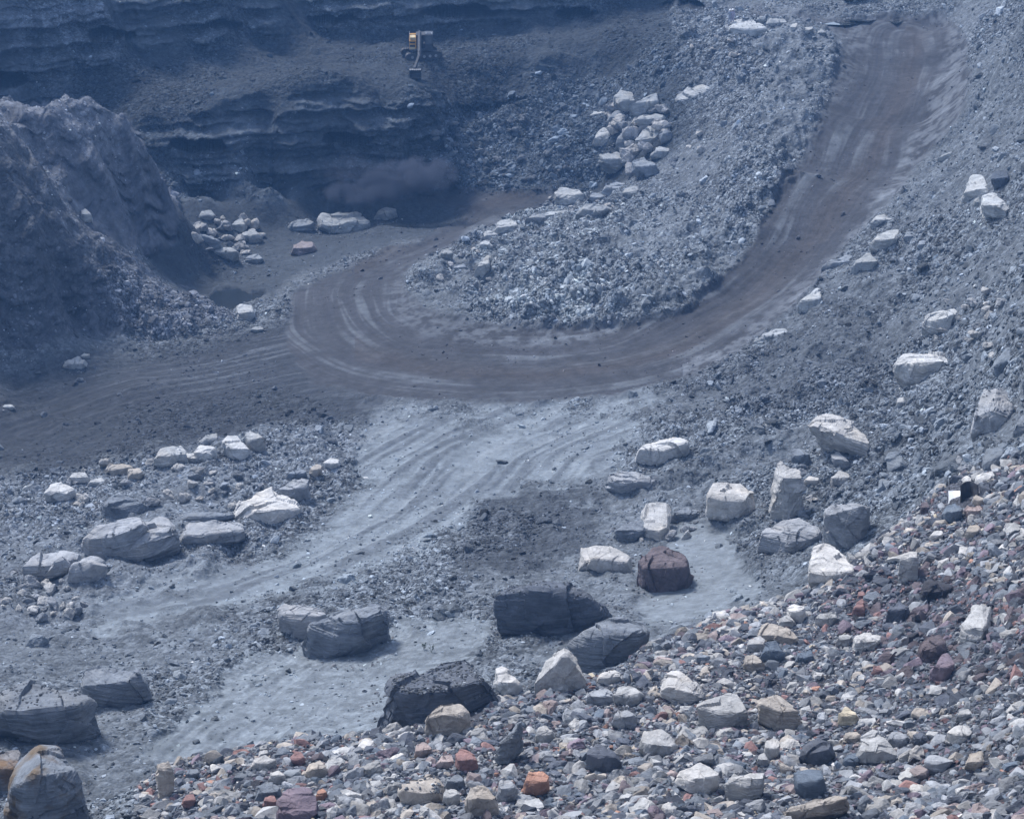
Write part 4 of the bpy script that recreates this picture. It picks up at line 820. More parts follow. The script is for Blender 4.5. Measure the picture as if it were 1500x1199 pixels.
def scatter(idx, sizes, tones, seed, keep_local=None):
    r_ = np.random.RandomState(seed); m = len(idx)
    P0 = np.stack([X.ravel()[idx], Y.ravel()[idx], Z.ravel()[idx]], 1); P0[:, 0] += r_.uniform(-.08, .08, m); P0[:, 1] += r_.uniform(-.08, .08, m)
    N0 = Nn.reshape(-1, 3)[idx] + r_.normal(size=(m, 3)) * .38; N0 /= np.linalg.norm(N0, axis=1)[:, None]
    a = r_.normal(size=(m, 3)); T1 = a - (a * N0).sum(1)[:, None] * N0; T1 /= np.linalg.norm(T1, axis=1)[:, None]; T2 = np.cross(N0, T1)
    Mx = np.stack([T1, T2, N0], 2) * (sizes * .5)[:, None, None]
    return P0, Mx, r_.randint(0, 14, m)
def build_stuff(name, P0, Mx, ti, colv, tpl, mat, kind='stuff'):
    VS = []; FS = []; CS = []; off = 0
    for t in range(14):
        s = np.nonzero(ti == t)[0]
        if not len(s): continue
        v, f = tpl[t]; vv = np.einsum('nij,kj->nki', Mx[s], v) + P0[s][:, None]
        VS.append(vv.reshape(-1, 3)); FS.append((f[None] + (np.arange(len(s)) * len(v))[:, None, None] + off).reshape(-1, 3)); CS.append(np.repeat(colv[s], len(v), 0)); off += len(s) * len(v)
    V = np.concatenate(VS); F = np.concatenate(FS); Cc = np.concatenate(CS)
    me = to_mesh(name, V, F, mat, flat=True)
    at = me.attributes.new('Col', 'FLOAT_COLOR', 'POINT'); at.data.foreach_set('color', np.concatenate([Cc, np.ones((len(Cc), 1))], 1).astype(np.float32).ravel())
    o = bpy.data.objects.new(name, me); COL.objects.link(o); o['kind'] = kind
    return o
NS_, NGR = 150000, 68000
iS = sample(wS, NS_, 21); iG = sample(wG, NGR, 22)
uS = np.random.RandomState(31).uniform(size=NS_); uG = np.random.RandomState(32).uniform(size=NGR)
sS = .145 * (1 - uS * .9995) ** (-.36); sS = np.minimum(sS, 1.5) * np.random.RandomState(33).uniform(.8, 1.3, NS_)
sS *= (1 + .45 * (.3 * M_isle + .6 * M_isleb + M_scree + M_screeL + .3 * M_sprk).ravel()[iS] + .5 * (M_right * (PX > 1330) * (PY > 380) * (1 - M_grav)).ravel()[iS] + .2 * M_right.ravel()[iS])
sG = .205 * (1 - uG * .9995) ** (-.41); sG = np.minimum(sG, 1.25) * np.random.RandomState(34).uniform(.8, 1.3, NGR)
tS = pick_tones(NS_, PALS, 41); tG = pick_tones(NGR, PALG, 42)
PALB = [('pale', .22), ('beige', .14), ('grey', .22), ('white', .10), ('slate', .15), ('dark', .11), ('mauve', .05), ('brick', .02), ('pink', .03), ('maroon', .01)]
tB = pick_tones(NGR, PALB, 45); tG = np.where(np.random.RandomState(46).uniform(size=NGR) < sstep(sG, .45, .95), tB, tG)
darkp = area('1225,865 1300,835 1420,850 1500,890 1500,1010 1340,1010 1240,940', 20, 20).ravel()[iG]
tD = pick_tones(NGR, [('dark', .3), ('maroon', .22), ('black', .15), ('slate', .15), ('mauve', .1), ('brick', .04), ('grey', .04)], 47); tG = np.where(np.random.RandomState(48).uniform(size=NGR) < darkp * .8, tD, tG)
sG *= np.clip(1 + .9 * NZ1.ravel()[iG], .65, 1.4); sG = np.minimum(sG, 1.3); rb = np.random.RandomState(49); sG = np.where(rb.uniform(size=NGR) < .013, rb.uniform(.5, 1.15, NGR), sG)
# loose stone tone follows the ground it came from
cS = colr.reshape(-1, 3)[iS] * (TV3[tS].mean(1, keepdims=True) / .26) ** .95 * 1.35; cS *= np.exp(np.random.RandomState(43).normal(0, .42, (NS_, 1))); cS = np.minimum(cS, .6)
cG = TV3[tG] * np.random.RandomState(44).uniform(.65, 1.3, (NGR, 1)) * .92
P_S, M_S, kS = scatter(iS, sS, tS, 51); P_G, M_G, kG = scatter(iG, sG, tG, 52)
def apparent(P0, s):
    px, py = proj(P0[:, 0], P0[:, 1], P0[:, 2]); d = np.sqrt(P0[:, 0] ** 2 + P0[:, 1] ** 2 + (P0[:, 2] - CAMZ) ** 2); return px, py, s * FPX / d
pxS, pyS, aS = apparent(P_S, sS); pxG, pyG, aG = apparent(P_G, sG)
PL = np.array([(q[0], q[1], q[2], q[3], q[5]) for q in PLACED])
def clash(px, py, a, rr, f=1.0):
    bad = np.zeros(len(px), bool)
    for cx, cy, hw, hh, r0 in PL:
        ff = np.where(a > 11, 1.0, .75); bad |= (np.abs(px - cx) < hw * ff * f + a * .45 * f) & (np.abs(py - cy - .1 * hh) < hh * ff * f + a * .4 * f) & (a > 5)
    return bad
okS = ~clash(pxS, pyS, aS, None) & ~((aS > 26) & (pyS < 520)); okG = ~clash(pxG, pyG, aG, None, .62)
okG &= ~((pxG > 1384) & (pxG < 1438) & (pyG > 706) & (pyG < 752) & (aG > 4)); okS &= ~((pxS > 1384) & (pxS < 1438) & (pyS > 700) & (pyS < 752) & (aS > 4))
# keep the machines' standing ground clear of big stones
okS &= ~((np.abs(pxS - 616) < 34) & (np.abs(pyS - 78) < 40) & (aS > 6))
vis = lambda px, py: (px > 4) & (px < 1496) & (py > 4) & (py < 1195)
cand = [(aG[i], 'G', i) for i in np.nonzero(okG & vis(pxG, pyG))[0][np.argsort(-aG[okG & vis(pxG, pyG)])[:175]]] + [(aS[i], 'S', i) for i in np.nonzero(okS & vis(pxS, pyS))[0][np.argsort(-aS[okS & vis(pxS, pyS)])[:60]]]
# heaps of tumbled blocks: each one set down by itself
HEAPS = [(935, 195, 48, 62, 32, 1.4, 3.1, 'the boulder cascade'), (1000, 215, 30, 40, 7, .8, 1.4, 'the boulder cascade'), (335, 345, 52, 32, 28, .9, 2.0, 'the outcrop rubble'), (850, 300, 55, 14, 9, .8, 1.5, 'the island edge'),
         (1425, 470, 60, 60, 20, .7, 1.4, 'the right edge scree'), (1440, 680, 50, 22, 8, .6, 1.0, 'the right edge scree'), (60, 870, 80, 38, 30, .5, 1.4, 'the left berm'), (230, 715, 170, 45, 40, .5, 1.5, 'the left berm'), (680, 400, 50, 40, 8, .6, 1.3, 'the island tip'),
         (960, 775, 70, 25, 8, .5, 1.2, 'the muddy hollow'), (1190, 720, 60, 40, 8, .5, 1.1, 'the pillar rock'), (1050, 75, 60, 30, 12, .7, 1.3, 'the crest slabs'), (740, 215, 120, 55, 30, .8, 1.7, 'the far scree')]
hrng = np.random.RandomState(77); heap = []
for hx, hy_, hrx, hry, hn, s0, s1, where in HEAPS:
    for q in range(hn):
        for tr_ in range(12):
            a_ = hrng.uniform(0, 6.283); r_ = math.sqrt(hrng.uniform(0, 1)); px = hx + math.cos(a_) * r_ * hrx; py = hy_ + math.sin(a_) * r_ * hry
            if 3 < px < 1497 and not any(abs(px - b_[0]) < b_[2] * .7 and abs(py - b_[1]) < b_[3] * .7 for b_ in PL): break
        heap.append((px, py, hrng.uniform(0, 1) ** 1.6 * (s1 - s0) + s0, where))
soloG = np.zeros(NGR, bool); soloS = np.zeros(NS_, bool)
TPH_ME = [to_mesh('stone', v, f, MX if False else MS) for v, f in TPH]
WORD = {'white': 'white', 'pale': 'pale', 'grey': 'grey', 'slate': 'blue grey', 'dark': 'dark grey', 'black': 'black', 'beige': 'beige', 'brick': 'brick red', 'orange': 'orange', 'maroon': 'maroon', 'mauve': 'mauve', 'pink': 'pinkish', 'blue': 'dark blue', 'gold': 'golden', 'rusty': 'rusty', 'coal': 'black'}
labels = {}
for a, z, i in cand:
    P0, Mx, kk, px, py, tt, cc = (P_G[i], M_G[i], kG[i], pxG[i], pyG[i], tG[i], cG[i]) if z == 'G' else (P_S[i], M_S[i], kS[i], pxS[i], pyS[i], tS[i], cS[i])
    (soloG if z == 'G' else soloS)[i] = True
    d = np.hypot(PL[:, 0] - px, (PL[:, 1] - py) * 1.2); j = int(np.argmin(d)); q = PLACED[j]
    dx, dy = px - q[0], py - q[1]
    rel = ('left of' if dx < 0 else 'right of') if abs(dx) > abs(dy) else ('above' if dy < 0 else 'below')
    if z == 'G': tn_ = WORD[names_t[tt]]
    else:
        l = cc.mean(); tn_ = 'pale' if l > .3 else 'grey' if l > .17 else 'dark grey'
    shape = ('flat' if TPL[kk][0][:, 2].max() < .42 else 'chunky', 'squat' if TPL[kk][0][:, 1].max() > .8 else 'narrow')[kk % 2]
    lab = f'{shape} {tn_} stone {rel} the {q[4]}'
    labels.setdefault(lab, []).append((z, i, P0, Mx, kk, cc))
for lab, items in labels.items():
    items.sort(key=lambda q: -abs(np.linalg.det(q[3])))
    for n_, (z, i, P0, Mx, kk, cc) in enumerate(items):
        o = bpy.data.objects.new('stone', TPH_ME[kk]); COL.objects.link(o); M4 = np.eye(4); M4[:3, :3] = Mx; M4[:3, 3] = P0
        o.matrix_world = Matrix(M4.tolist()); o.color = (float(cc[0]), float(cc[1]), float(cc[2]), 1)
        pre = '' if len(items) == 1 else (('larger ', 'smaller ')[n_] if len(items) == 2 else ('largest ', 'middle sized ', 'smallest ', 'tiny ', 'tiniest ')[min(n_, 4)])
        o['kind'] = 'thing'; o['label'] = pre + lab; o['category'] = 'stone'; o['group'] = 'loose stones of the gravel bank' if z == 'G' else 'loose stones on the quarry slopes'
HV = [weather(TPL[i][0].copy(), TPL[i][1], 1.6, 1300 + i, 4, .5 if i % 2 else 0, 1.0) for i in range(8)]
HVME = [to_mesh('boulder', v, f, [MS, ML][i % 2]) for i, (v, f) in enumerate(HV)]
hl = {}
for px, py, s_, where in heap:
    g = Vector(hit(px, py)); kk = hrng.randint(0, 8); d = np.hypot(PL[:, 0] - px, (PL[:, 1] - py) * 1.2); j = int(np.argmin(d)); q = PLACED[j]; dx, dy = px - q[0], py - q[1]
    rel = ('left of' if dx < 0 else 'right of') if abs(dx) > abs(dy) else ('above' if dy < 0 else 'below')
    tn_ = ('pale', 'grey', 'slate')[int(hrng.choice(3, p=[.45, .35, .2]))] if 'far scree' not in where else 'slate'; tc = np.array(TONE[tn_]) * hrng.uniform(.75, 1.1)
    if 'far scree' in where: tc = tc * .75
    hl.setdefault(f'{WORD[tn_]} angular block {rel} the {q[4]}', []).append((g, kk, s_, tc))
for lab, items in hl.items():
    items.sort(key=lambda q: -q[2])
    for n_, (g, kk, s_, tc) in enumerate(items):
        o = bpy.data.objects.new('boulder', HVME[kk]); COL.objects.link(o); o.location = g + Vector((0, 0, s_ * .12)); o.scale = (s_ * .55, s_ * .55, s_ * hrng.uniform(.5, .8))
        o.rotation_euler = (hrng.uniform(-.5, .5), hrng.uniform(-.5, .5), hrng.uniform(0, 6.28)); o.color = tuple(float(c_) for c_ in tc) + (1,)
        pre = '' if len(items) == 1 else (('larger ', 'smaller ')[n_] if len(items) == 2 else ('largest ', 'middle sized ', 'smallest ', 'tiny ', 'tiniest ', 'least ')[min(n_, 5)])
        o['kind'] = 'thing'; o['label'] = pre + lab; o['category'] = 'boulder'; o['group'] = 'tumbled blocks in heaps'
def stuff_of(name, P0, Mx, kk, cc, ap, keep):
    big = keep & (ap > 9); sm = keep & ~big
    return big, sm
kg = okG & ~soloG; ks = okS & ~soloS
def cat2(a, b): return np.concatenate([a, b])
# crumbs of rock lying round the foot of every boulder and on the flat tops
er = np.random.RandomState(91); EP, ES, EC = [], [], []
for cx, cy, hw, hh, short, r0 in PLACED:
    if hw < 9: continue
    for q in range(int(hw * 1.3)):
        a_ = er.uniform(0, 2 * math.pi); k_ = 1.0 + abs(er.normal(0, .16)); px = cx + math.cos(a_) * hw * k_; py = cy + hh * .35 + math.sin(a_) * hh * .75 * k_
        if 0 < px < 1500 and 0 < py < 1250: EP.append(hit(px, py)); ES.append(er.uniform(.10, .24) + .25 * er.uniform() ** 6); EC.append(np.array([.15, .156, .168]) * np.exp(er.normal(0, .4)))
for tv, short in TOPS:
    for p_ in tv: EP.append(tuple(p_)); ES.append(er.uniform(.10, .26)); EC.append(np.array([.11, .118, .13]) * np.exp(er.normal(0, .45)))
m_ = len(EP); EP = np.array(EP); ES = np.array(ES); EC = np.minimum(np.array(EC), .5)
N0 = np.array([0, 0, 1.]) + er.normal(size=(m_, 3)) * .4; N0 /= np.linalg.norm(N0, axis=1)[:, None]; a = er.normal(size=(m_, 3)); T1 = a - (a * N0).sum(1)[:, None] * N0; T1 /= np.linalg.norm(T1, axis=1)[:, None]
EM = np.stack([T1, np.cross(N0, T1), N0], 2) * (ES * .5)[:, None, None]; EK = er.randint(0, 14, m_)
build_stuff('rock_crumbs', EP, EM, EK, EC, TPM, MX)
mg_b = kg & (aG > 8); ms_b = ks & (aS > 8)
build_stuff('gravel', P_G[kg & ~mg_b], M_G[kg & ~mg_b], kG[kg & ~mg_b], cG[kg & ~mg_b], TPL, MX)
build_stuff('rubble', P_S[ks & ~ms_b], M_S[ks & ~ms_b], kS[ks & ~ms_b], cS[ks & ~ms_b], TPL, MX)
build_stuff('coarse_gravel', P_G[mg_b], M_G[mg_b], kG[mg_b], cG[mg_b], TPM, MX)
build_stuff('coarse_rubble', P_S[ms_b], M_S[ms_b], kS[ms_b], cS[ms_b], TPM, MX)
print('stones', len(cand), round(time.time() - T0, 1))
# ------------------------------------------------------------------ machines, people, scrap
def paint(name, col, rough=.5, metal=0, dirt=.5):
    m, t, b = new_mat(name, rough); b.inputs['Metallic'].default_value = metal
    geo = nd(t, 'ShaderNodeNewGeometry'); n = nd(t, 'ShaderNodeTexNoise'); n.inputs['Scale'].default_value = 2.2; n.inputs['Detail'].default_value = 7; t.links.new(geo.outputs['Position'], n.inputs['Vector'])
    mx = nd(t, 'ShaderNodeMix', data_type='RGBA'); mx.inputs['A'].default_value = col + (1,); mx.inputs['B'].default_value = (.13, .13, .14, 1)
    t.links.new(maprange(t, n.outputs[0], .4, .7, .05, dirt), mx.inputs['Factor']); t.links.new(mx.outputs['Result'], b.inputs['Base Color']); return m
PY_ = paint('dusty_yellow_paint', (.62, .33, .07), .45, 0, .35); PC = paint('cream_paint', (.52, .43, .26), .5, 0, .25); PK = paint('dark_steel', (.035, .04, .05), .6, 0, .3); PGR = paint('worn_steel', (.30, .31, .33), .45, .3, .5)
PW = paint('white_paint', (.75, .76, .78), .4, 0, .3); PRB = paint('black_rubber', (.025, .025, .028), .8, 0, .5); PGL = paint('dark_glass', (.03, .04, .055), .1, 0, .2); PRD = paint('blue_grey_paint', (.05, .065, .09), .5, 0, .4)
class MB:
    def __init__(s): s.bm = bmesh.new()
    def box(s, c, sz, rot=(0, 0, 0), bev=.03):
        b = bmesh.new(); bmesh.ops.create_cube(b, size=1)
        for v in b.verts: v.co = Vector((v.co.x * sz[0], v.co.y * sz[1], v.co.z * sz[2]))
        if bev: bmesh.ops.bevel(b, geom=b.edges[:], offset=min(bev, min(sz) * .3), segments=2, affect='EDGES')
        from mathutils import Euler
        M = Matrix.Translation(c) @ Euler(rot).to_matrix().to_4x4(); bmesh.ops.transform(b, matrix=M, verts=b.verts); s._add(b); return s
    def prism(s, prof, x0, x1):
        """outline in the y-z plane pushed along x"""
        b = bmesh.new(); A_ = [b.verts.new((x0, p[0], p[1])) for p in prof]; B_ = [b.verts.new((x1, p[0], p[1])) for p in prof]
        b.faces.new(A_); b.faces.new(B_[::-1]); k = len(prof)
        for i in range(k): b.faces.new((A_[i], B_[i], B_[(i + 1) % k], A_[(i + 1) % k]))
        bmesh.ops.recalc_face_normals(b, faces=b.faces); bmesh.ops.bevel(b, geom=b.edges[:], offset=.02, segments=1, affect='EDGES'); s._add(b); return s
    def tube(s, a, c, r, r2=None, seg=12):
        a = Vector(a); c = Vector(c); d = c - a; b = bmesh.new()
        bmesh.ops.create_cone(b, cap_ends=True, segments=seg, radius1=r, radius2=r if r2 is None else r2, depth=d.length)
        bmesh.ops.transform(b, matrix=Matrix.Translation((a + c) / 2) @ d.to_track_quat('Z', 'Y').to_matrix().to_4x4(), verts=b.verts); s._add(b); return s
    def ball(s, c, r, sc=(1, 1, 1), cut=None):
        b = bmesh.new(); bmesh.ops.create_uvsphere(b, u_segments=16, v_segments=10, radius=r)
        for v in b.verts:
            if cut is not None and v.co.z < cut * r: v.co.z = cut * r
            v.co = Vector((v.co.x * sc[0], v.co.y * sc[1], v.co.z * sc[2])) + Vector(c)
        s._add(b); return s
    def _add(s, b):
        me = bpy.data.meshes.new('t'); b.to_mesh(me); b.free(); s.bm.from_mesh(me); bpy.data.meshes.remove(me)
    def build(s, name, mat, parent=None, smooth=False):
        me = bpy.data.meshes.new(name); s.bm.to_mesh(me); s.bm.free(); me.materials.append(mat)
        o = bpy.data.objects.new(name, me); COL.objects.link(o)
        if parent is not None: o.parent = parent
        if smooth:
            for p in me.polygons: p.use_smooth = True
        return o
def thing(name, label, cat, loc, rz=0, group=None):
    o = bpy.data.objects.new(name, None); COL.objects.link(o); o.location = loc; o.rotation_euler = (0, 0, rz); o['label'] = label; o['category'] = cat; o['kind'] = 'thing'
    if group: o['group'] = group
    return o
# ---- tracked excavator on the middle bench, working towards the camera
ex = Vector(hit(617, 82)); eb = Vector(hit(608, 114)); rz = -math.atan2(ex.x, ex.y)
t = thing('excavator', 'yellow and grey tracked excavator digging on the dark bench', 'excavator', ex - Vector((0, 0, .15)), rz)
tr = R(14)
def rt(x, y, z=0): return (x * math.cos(tr) - y * math.sin(tr), x * math.sin(tr) + y * math.cos(tr), z)
for yy in (-1.15, 1.15):
    m = MB(); pr = []
    for k in range(24):
        a = 2 * math.pi * k / 24; pr.append((math.cos(a) * .42 + (1.75 if math.cos(a) > 0 else -1.75), math.sin(a) * .42 + .45))
    b = bmesh.new(); A_ = [b.verts.new((p[0], yy - .28, p[1])) for p in pr]; B_ = [b.verts.new((p[0], yy + .28, p[1])) for p in pr]; b.faces.new(A_); b.faces.new(B_[::-1])
    for i in range(24): b.faces.new((A_[i], B_[i], B_[(i + 1) % 24], A_[(i + 1) % 24]))
    bmesh.ops.recalc_face_normals(b, faces=b.faces); m._add(b)
    for k in range(15):
        m.box((-1.8 + k * .257, yy, .88), (.09, .6, .06), bev=0); m.box((-1.8 + k * .257, yy, .03), (.09, .6, .06), bev=0)
    bmesh.ops.rotate(m.bm, verts=m.bm.verts, cent=(0, 0, 0), matrix=Matrix.Rotation(tr, 3, 'Z'))
    trk = m.build('track', PK, t)
    for k in range(5):
        w_ = MB(); w_.tube((-1.4 + k * .7, yy - .33, .42), (-1.4 + k * .7, yy + .33, .42), .17); bmesh.ops.rotate(w_.bm, verts=w_.bm.verts, cent=(0, 0, 0), matrix=Matrix.Rotation(tr, 3, 'Z')); w_.build('roller', PGR, trk)
MB().box((0, 0, .55), (1.6, 1.9, .5), (0, 0, tr)).tube((0, 0, .7), (0, 0, 1.02), .75, seg=24).build('turntable', PK, t)
MB().box((0, .3, 1.15), (2.7, 3.5, .22)).build('deck', PK, t)
body = MB().box((-.95, .1, 1.75), (.8, 2.5, 1.0)).build('engine_housing', PY_, t)
MB().box((.1, 1.0, 1.9), (1.35, 1.7, 1.3)).box((-.05, -.2, 1.5), (1.0, 1.6, .7)).build('rear_housing', PK, t)
MB().box((-.98, -1.15, 1.62), (.62, .05, .26), bev=0).box((-.98, -1.15, 2.02), (.62, .05, .2), bev=0).build('grille', PK, body)
MB().box((-.95, -.35, 2.42), (.62, 1.3, .3)).build('toolbox', PC, t); MB().box((-.97, -1.25, 1.36), (.6, .12, .28)).build('step_box', PC, t)
MB().prism([(1.85, 1.05), (2.3, 1.15), (2.45, 1.6), (2.3, 2.25), (1.85, 2.3)], -1.3, 1.3).build('counterweight', PY_, t)
MB().tube((-.3, 1.1, 2.2), (-.3, 1.1, 2.95), .07).build('exhaust_pipe', PK, t)
cab = MB().prism([(-1.5, 1.2), (-1.6, 1.9), (-1.35, 2.95), (-.1, 3.0), (.15, 2.0), (.15, 1.2)], .45, 1.4).build('cab', PK, t)
MB().prism([(-1.64, 1.95), (-1.40, 2.86), (-1.38, 2.86), (-1.62, 1.95)], .55, 1.3).build('windscreen', PGL, cab)
MB().box((1.42, -.75, 2.3), (.03, .9, .9), bev=0).build('side_window', PGL, cab)
rf_ = MB().box((.92, -.72, 3.03), (1.0, 1.35, .08)).build('cab_roof', PRD, cab); MB().box((.92, -1.45, 2.96), (.95, .06, .07), bev=.01).build('sun_visor', PGR, cab)
for x in (.6, 1.25): MB().tube((x, -1.5, 3.12), (x, -1.4, 3.12), .08).build('headlight', PW, cab)
hr = MB()
for y in (-1.2, -.4, .4): hr.tube((-1.3, y, 2.25), (-1.3, y, 2.95), .025, seg=6)
hr.tube((-1.3, -1.2, 2.95), (-1.3, .4, 2.95), .025, seg=6).build('handrail', PGR, t)
loc = Matrix.Rotation(-rz, 4, 'Z') @ (eb - t.location.copy()); tip = Vector((loc.x, loc.y, loc.z + .9))
elbow = Vector((0, -3.4, 4.0)) * .0 + Vector((-.15, -2.2, 3.35)); stk = Vector((-.2, tip.y * .86, 2.2)); foot = Vector((-.12, -.9, 1.6))
bo = MB()
def beam(m, a, c, w0, h0):
    d = Vector(c) - Vector(a); b = bmesh.new(); bmesh.ops.create_cube(b, size=1)
    for v in b.verts: v.co = Vector((v.co.x * w0, v.co.y * h0, v.co.z * d.length))
    bmesh.ops.bevel(b, geom=b.edges[:], offset=.03, segments=1, affect='EDGES')
    bmesh.ops.transform(b, matrix=Matrix.Translation((Vector(a) + Vector(c)) / 2) @ d.to_track_quat('Z', 'X').to_matrix().to_4x4(), verts=b.verts); m._add(b)
beam(bo, foot, elbow, .62, .45); beam(bo, elbow, stk, .5, .4); bo.build('boom', PK, t)
sk = MB(); beam(sk, stk + Vector((0, .1, .35)), tip + Vector((0, .25, .15)), .3, .3); sk.build('stick', PK, t)
hy = MB()
for x in (-.4, .2): hy.tube((x, -1.1, 1.3), (x, -1.6, 2.4), .09).tube((x, -1.6, 2.4), (x, -2.1, 3.1), .05)
hy.build('boom_cylinder', PK, t); MB().tube(elbow + Vector((0, -.3, .35)), stk + Vector((0, .5, .65)), .09).tube(stk + Vector((0, .5, .65)), stk + Vector((0, 0, .3)), .05).build('stick_cylinder', PK, t)
bk = MB(); pr = [(tip.y + .45, tip.z + .1), (tip.y + .55, tip.z - .5), (tip.y + .1, tip.z - .95), (tip.y - .5, tip.z - .8), (tip.y - .5, tip.z - .7), (tip.y + .05, tip.z - .82), (tip.y + .42, tip.z - .45), (tip.y + .35, tip.z + .1)]
bk.prism(pr, tip.x - .62, tip.x + .72)
for x in (tip.x - .62, tip.x + .68): bk.prism([(tip.y + .5, tip.z + .1), (tip.y + .55, tip.z - .5), (tip.y + .1, tip.z - .95), (tip.y - .5, tip.z - .8), (tip.y - .1, tip.z + .05)], x, x + .05)
bk.box((tip.x + .05, tip.y + .05, tip.z + .08), (1.34, .5, .1)); bu = bk.build('bucket', PK, t)
for k in range(6): MB().box((tip.x - .5 + k * .22, tip.y - .2, tip.z + .12), (.12, .34, .12), (R(12), 0, 0)).build('tooth', PGR, bu)
t.scale = (1.03, 1.03, 1.03)
# ---- tip truck on the far road, its lower front at the top edge of the photograph
tk = Vector(hit(1251, 5)); t = thing('tip_truck', 'dark truck at the top edge above the far road', 'truck', tk, -math.atan2(tk.x, tk.y))
tb = MB().box((0, 1.0, 2.0), (2.4, 2.0, 2.1), bev=.12).box((0, .05, .85), (2.4, .25, .5)).build('cab', PRD, t); MB().box((0, -.03, 2.35), (2.0, .04, .8), bev=0).build('windscreen', PGL, tb)
MB().box((0, -.08, 1.35), (1.3, .04, .5), bev=0).build('grille', PK, tb)
for x in (-.95, .95): MB().box((x, -.1, .95), (.32, .06, .2)).build('headlight', PW, tb)
MB().prism([(2.2, 1.3), (7.6, 1.3), (8.0, 3.2), (2.3, 3.4)], -1.25, 1.25).build('tipper_body', PK, t); MB().box((0, 4.3, 1.05), (.9, 6.8, .3)).build('chassis', PK, t)
for y in (1.0, 5.0, 6.4):
    for x in (-1.05, 1.05):
        wo = MB().tube((x - .17, y, .52), (x + .17, y, .52), .52, seg=24).build('wheel', PRB, t); MB().tube((x - .19, y, .52), (x + .19, y, .52), .26, seg=16).build('rim', PGR, wo)
# ---- two people in white helmets behind the big slab on the crest
def person(label, px, py, jacket, twist, lean):
    q = ray(px, py); r_ = 0
    g = Vector(hit(px, py + 20)); g = Vector(F(px, py + 19, math.hypot(g.x, g.y) + 2.2))
    g.z = gz(g.x, g.y)
    # the feet stand on the ground: move back or forth until the head meets the line of sight
    for rr in np.arange(200, 235, .25):
        p_ = Vector(F(px, py, rr)); zz = gz(p_.x, p_.y)
        if p_.z - zz < 1.72 and rr > math.hypot(*hit(1090, 40)[:2]) + 1.0: g = Vector((p_.x, p_.y, zz)); break
    V = [(0, 0, .98), (0, 0, 1.15), (0, 0, 1.38), (0, -.01, 1.52), (0, -.02, 1.64)]; E = [(0, 1), (1, 2), (2, 3), (3, 4)]; Rr = [.15, .14, .16, .06, .095]
    for s in (-1, 1):
        i = len(V); V += [(s * .1, 0, .92), (s * .12, -.02, .5), (s * .13, 0, .09), (s * .14, -.16, .04)]; E += [(0, i), (i, i + 1), (i + 1, i + 2), (i + 2, i + 3)]; Rr += [.1, .07, .05, .04]
        i = len(V); V += [(s * .2, 0, 1.42), (s * .27, .02, 1.14), (s * (.2 + lean), -.18, .98), (s * (.19 + lean), -.25, .95)]; E += [(2, i), (i, i + 1), (i + 1, i + 2), (i + 2, i + 3)]; Rr += [.07, .05, .035, .035]
        hb = i + 3
        for k in range(5):
            f0 = V[hb]; i = len(V); ox = (k - 2) * .018; V += [(f0[0] + ox, f0[1] - .045, f0[2] - .01), (f0[0] + ox * 1.2, f0[1] - .085 + .008 * abs(k - 2), f0[2] - .03)]; E += [(hb, i), (i, i + 1)]; Rr += [.009, .008]
    me = bpy.data.meshes.new('person'); me.from_pydata(V, E, []); o = bpy.data.objects.new('person', me); COL.objects.link(o)
    sm = o.modifiers.new('skin', 'SKIN')
    for i, r1 in enumerate(Rr): me.skin_vertices[0].data[i].radius = (r1, r1)
    me.skin_vertices[0].data[0].use_root = True
    ss = o.modifiers.new('sub', 'SUBSURF'); ss.levels = 1; ss.render_levels = 2
    me.materials.append(jacket); o.location = g; o.rotation_euler = (0, 0, twist)
    o['label'] = label; o['category'] = 'person'; o['kind'] = 'thing'
    MB().ball((0, -.02, 1.69), .135, (1, 1.1, 1), -.05).tube((0, -.03, 1.675), (0, -.03, 1.69), .165, seg=20).build('helmet', PHL, o, True)
    fc = MB().ball((0, -.045, 1.62), .085, (.9, 1, 1.25)).ball((0, -.135, 1.61), .018).ball((-.03, -.12, 1.64), .012).ball((.03, -.12, 1.64), .012).ball((-.085, -.03, 1.62), .022, (.5, 1, 1.3)).ball((.085, -.03, 1.62), .022, (.5, 1, 1.3)).build('face', PSK, o, True)
    MB().box((0, -.11, 1.572), (.05, .012, .012), bev=0).build('mouth', PK, fc)
PHL = paint('white_helmet', (.85, .85, .86), .35, 0, .05); PSK = paint('skin', (.32, .19, .13), .6, 0, .1); PJ1 = paint('pale_jacket', (.30, .34, .42), .8, 0, .3); PJ2 = paint('lilac_jacket', (.34, .32, .42), .8, 0, .3)
person('left of two people in white helmets, wearing a pale jacket', 1069.5, 15.5, PJ1, .35, .0)
person('right of two people in white helmets, in a lilac grey top', 1073.5, 17, PJ2, -.3, .03)
